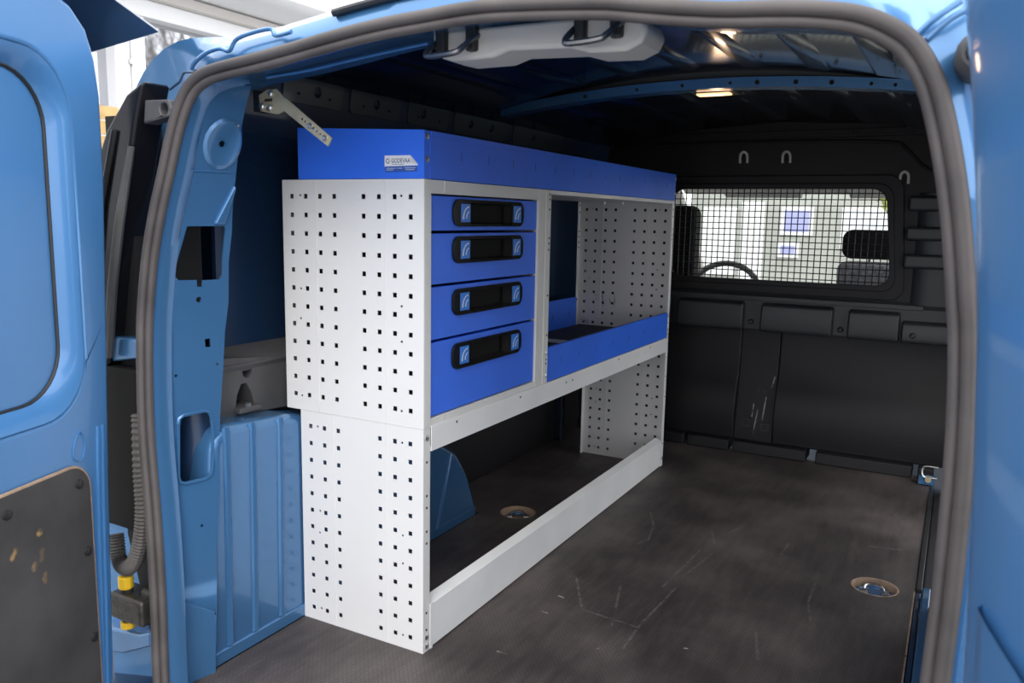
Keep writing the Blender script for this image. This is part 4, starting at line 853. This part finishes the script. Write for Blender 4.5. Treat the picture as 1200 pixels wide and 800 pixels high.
sw = root('steering_wheel', (-0.16, 2.9, 0.30), 'grey steering wheel rim seen through the mesh', 'steering wheel')
ct = Vector((-0.16, 2.90, 0.50)); ux = Vector((1, 0, 0)); uz = Vector((0, 0.35, 0.93)).normalized()
MB().tube([ct + (ux * math.cos(a) + uz * math.sin(a)) * 0.19 for a in [2 * PI * k / 36 for k in range(36)]], 0.015, 10, closed=True).build('rim', 'grey_trim', sw, smooth=True)
for a in (0.0, PI, -PI / 2): MB().cyl(ct, ct + (ux * math.cos(a) + uz * math.sin(a)) * 0.185, 0.013, 8).build('spoke', 'grey_trim', sw, smooth=True)
MB().cyl(ct + Vector((0, -0.02, 0.01)), ct + Vector((0, 0.06, -0.03)), 0.05, 14).build('hub', 'dash', sw, smooth=True)
da = root('dashboard', (XC, 3.3, 0.0), 'dark dashboard across the cab', 'dashboard')
MB().prism([(3.15, 0.0), (3.12, 0.30), (3.15, 0.50), (3.30, 0.545), (3.75, 0.53), (3.75, 0.0)], lambda u, v, w_: (w_, u, v), -0.48, 1.05).build('dash_body', 'dash', da, 0.02)
MB().box(-0.34, 0.02, 3.13, 3.26, 0.50, 0.56).build('instrument_hood', 'dash', da, 0.02)
cr = root('trim_2', (XC, 2.5, 1.0), 'cab shell: headliner, door sills and windscreen pillars', 'cab', kind='structure')
MB().prism([(1.91, 1.20), (2.6, 1.17), (3.02, 1.03), (3.05, 1.045), (2.6, 1.20), (1.91, 1.225)], lambda u, v, w_: (w_, u, v), -0.42, 1.0).build('headliner', 'headliner', cr, 0.01)
for x0, x1 in ((-0.20, 0.18), (0.40, 0.78)): MB().prism([(3.03, 1.035), (2.88, 1.075), (2.875, 1.06), (3.015, 1.012)], lambda u, v, w_: (w_, u, v), x0, x1).build('sun_visor', 'headliner', cr, 0.005)
for xs_, xe in ((-0.47, -0.52), (1.04, 1.09)):
    MB().tube([(xs_, 3.0, 1.06), ((xs_ + xe) / 2, 3.4, 0.82), (xe, 3.8, 0.53)], 0.035, 8).build('windscreen_pillar', 'headliner', cr, smooth=True)
for x0, x1 in ((-0.60, -0.54), (1.11, 1.17)):
    MB().box(x0, x1, 2.2, 3.75, -0.15, 0.52).build('cab_door_panel', 'dash', cr, 0.02)
    MB().box(x0, x1, 1.95, 2.2, -0.15, 0.98).build('side_pillar', 'paint', cr, 0.02)
w2 = MB().add([(-0.47, 3.02, 1.05), (1.04, 3.02, 1.05), (1.09, 3.80, 0.53), (-0.52, 3.80, 0.53)], [(0, 1, 2, 3)]).build('window_2', 'glass')
tag(w2, 'clear sloping windscreen of the cab', 'windscreen', kind='structure')

# ================================================================== outside: glazed building beside the van
bl_ = root('glazed_building', (-3.3, 1.0, -0.56), 'white framed glazed building wall beside the van', 'building')
XF = -3.2
box('wall', (-3.6, -3.32, -9, 9, -0.56, 3.4), 'render', bl_)
posts = [-8.2 + 2.52 * k for k in range(-0, 8)]
py = 1.785
for k in range(-4, 4):
    y = py + 2.35 * k
    box('window_post', (-3.32, XF, y - 0.095, y - 0.004, -0.2, 1.955), 'upvc', bl_, 0.006)
    box('window_post', (-3.32, XF, y + 0.004, y + 0.095, -0.2, 1.955), 'upvc', bl_, 0.006)
    box('window_pane', (-3.30, -3.28, y + 0.095, y + 2.255, -0.1, 1.955), 'pane', bl_)
MB().cyl((XF + 0.0, 1.78, 1.70), (XF + 0.02, 1.78, 1.70), 0.018, 8).build('latch', 'steel', bl_)
box('head_rail', (-3.32, XF + 0.01, -8, 8.9, 1.955, 2.050), 'upvc', bl_, 0.006)
box('soffit', (-3.32, XF + 0.06, -8, 8.9, 2.050, 2.105), 'upvc_grey', bl_, 0.004)
MB().prism([(-3.34, 2.105), (-2.86, 2.13), (-2.80, 2.17), (-2.80, 2.32), (-3.34, 2.45)], lambda u, v, w_: (u, w_, v), -8, 8.9).build('canopy', 'upvc', bl_, 0.01)
box('sill', (-3.34, XF + 0.05, -8, 8.9, -0.25, -0.15), 'upvc', bl_, 0.01)
bp_ = box('brick_pier', (-3.165, -3.065, 1.145, 1.585, -0.56, 1.425), 'render', bl_)
me_brick = mesh_of(MB().box(-0.055, 0.055, -0.105, 0.105, -0.034, 0.034), 'brick', 'brick')
for k in range(26):
    for j in range(2): link('brick', me_brick, (-3.115, 1.265 + j * 0.22 + (0.0 if k % 2 else -0.02), -0.522 + k * 0.0765), bp_)
# outside: house and hedge ahead of the van
ho = root('house', (-0.5, 11.0, -0.56), 'pale house front seen through the windscreen', 'house')
box('facade', (-2.75, 5.0, 11.0, 11.4, -0.56, 4.5), 'cream', ho)
for x0, x1, z0, z1, m_ in ((-1.98, -1.66, 0.0, 1.18, 'upvc'), (-2.55, -2.05, 0.10, 1.10, 'upvc'), (-1.42, -0.98, 0.72, 1.12, 'lilac'), (-1.45, -1.15, 0.40, 0.62, 'lilac'), (-0.60, 0.05, 0.55, 1.12, 'pane'), (0.9, 1.6, 0.4, 1.1, 'pane')):
    wn = box('window', (x0, x1, 10.96, 11.02, z0, z1), 'upvc', ho)
    box('pane', (x0 + 0.05, x1 - 0.05, 10.945, 10.97, z0 + 0.05, z1 - 0.05), m_, wn)
sb = root('garden_shrub', (0.55, 10.0, -0.56), 'yellow green shrub in front of the pale house', 'shrub')
hd = MB()
for k in range(700):
    v = Vector((random.gauss(0, 1), random.gauss(0, 1), random.gauss(0, 1))).normalized() * random.uniform(0.4, 1)
    a = Vector((0.62 + v.x * 0.75, 10.0 + v.y * 0.35, 1.16 + v.z * 0.24))
    q = Vector((random.uniform(-1, 1), random.uniform(-1, 1), random.uniform(-1, 1))).normalized() * 0.07; r_ = Vector((random.uniform(-1, 1), random.uniform(-1, 1), random.uniform(-1, 1))).normalized() * 0.05
    hd.add([a - q, a + r_, a + q, a - r_], [(0, 1, 2, 3)])
hd.build('foliage', 'hedge', sb)
MB().tube([(0.6, 10.0, -0.56), (0.62, 10.0, 1.0)], 0.03, 8).build('stem', 'bark', sb, smooth=True)
# outside: bare tree (reflected in the glazing)
tm = MB()
def branch(p, d, ln, r, depth):
    q = p + d * ln; tm.tube([p, p.lerp(q, 0.5) + Vector((random.uniform(-1, 1), random.uniform(-1, 1), random.uniform(-1, 1))) * ln * 0.05, q], [r, r * 0.85, r * 0.65], 5, caps=False)
    if depth == 0: return
    for k in range(3 if depth > 1 else 4):
        nd = (d + Vector((random.uniform(-1, 1), random.uniform(-1, 1), random.uniform(-0.3, 0.8))) * 0.62).normalized()
        branch(p.lerp(q, random.uniform(0.55, 1.0)), nd, ln * random.uniform(0.62, 0.8), r * 0.55, depth - 1)
branch(Vector((7.2, 11.5, -0.56)), Vector((0.02, 0, 1)), 2.6, 0.14, 6)
te = tm.build('bare_tree', 'bark', at=(7.2, 11.5, -0.56)); tag(te, 'leafless tree standing in the yard beyond the van', 'tree')
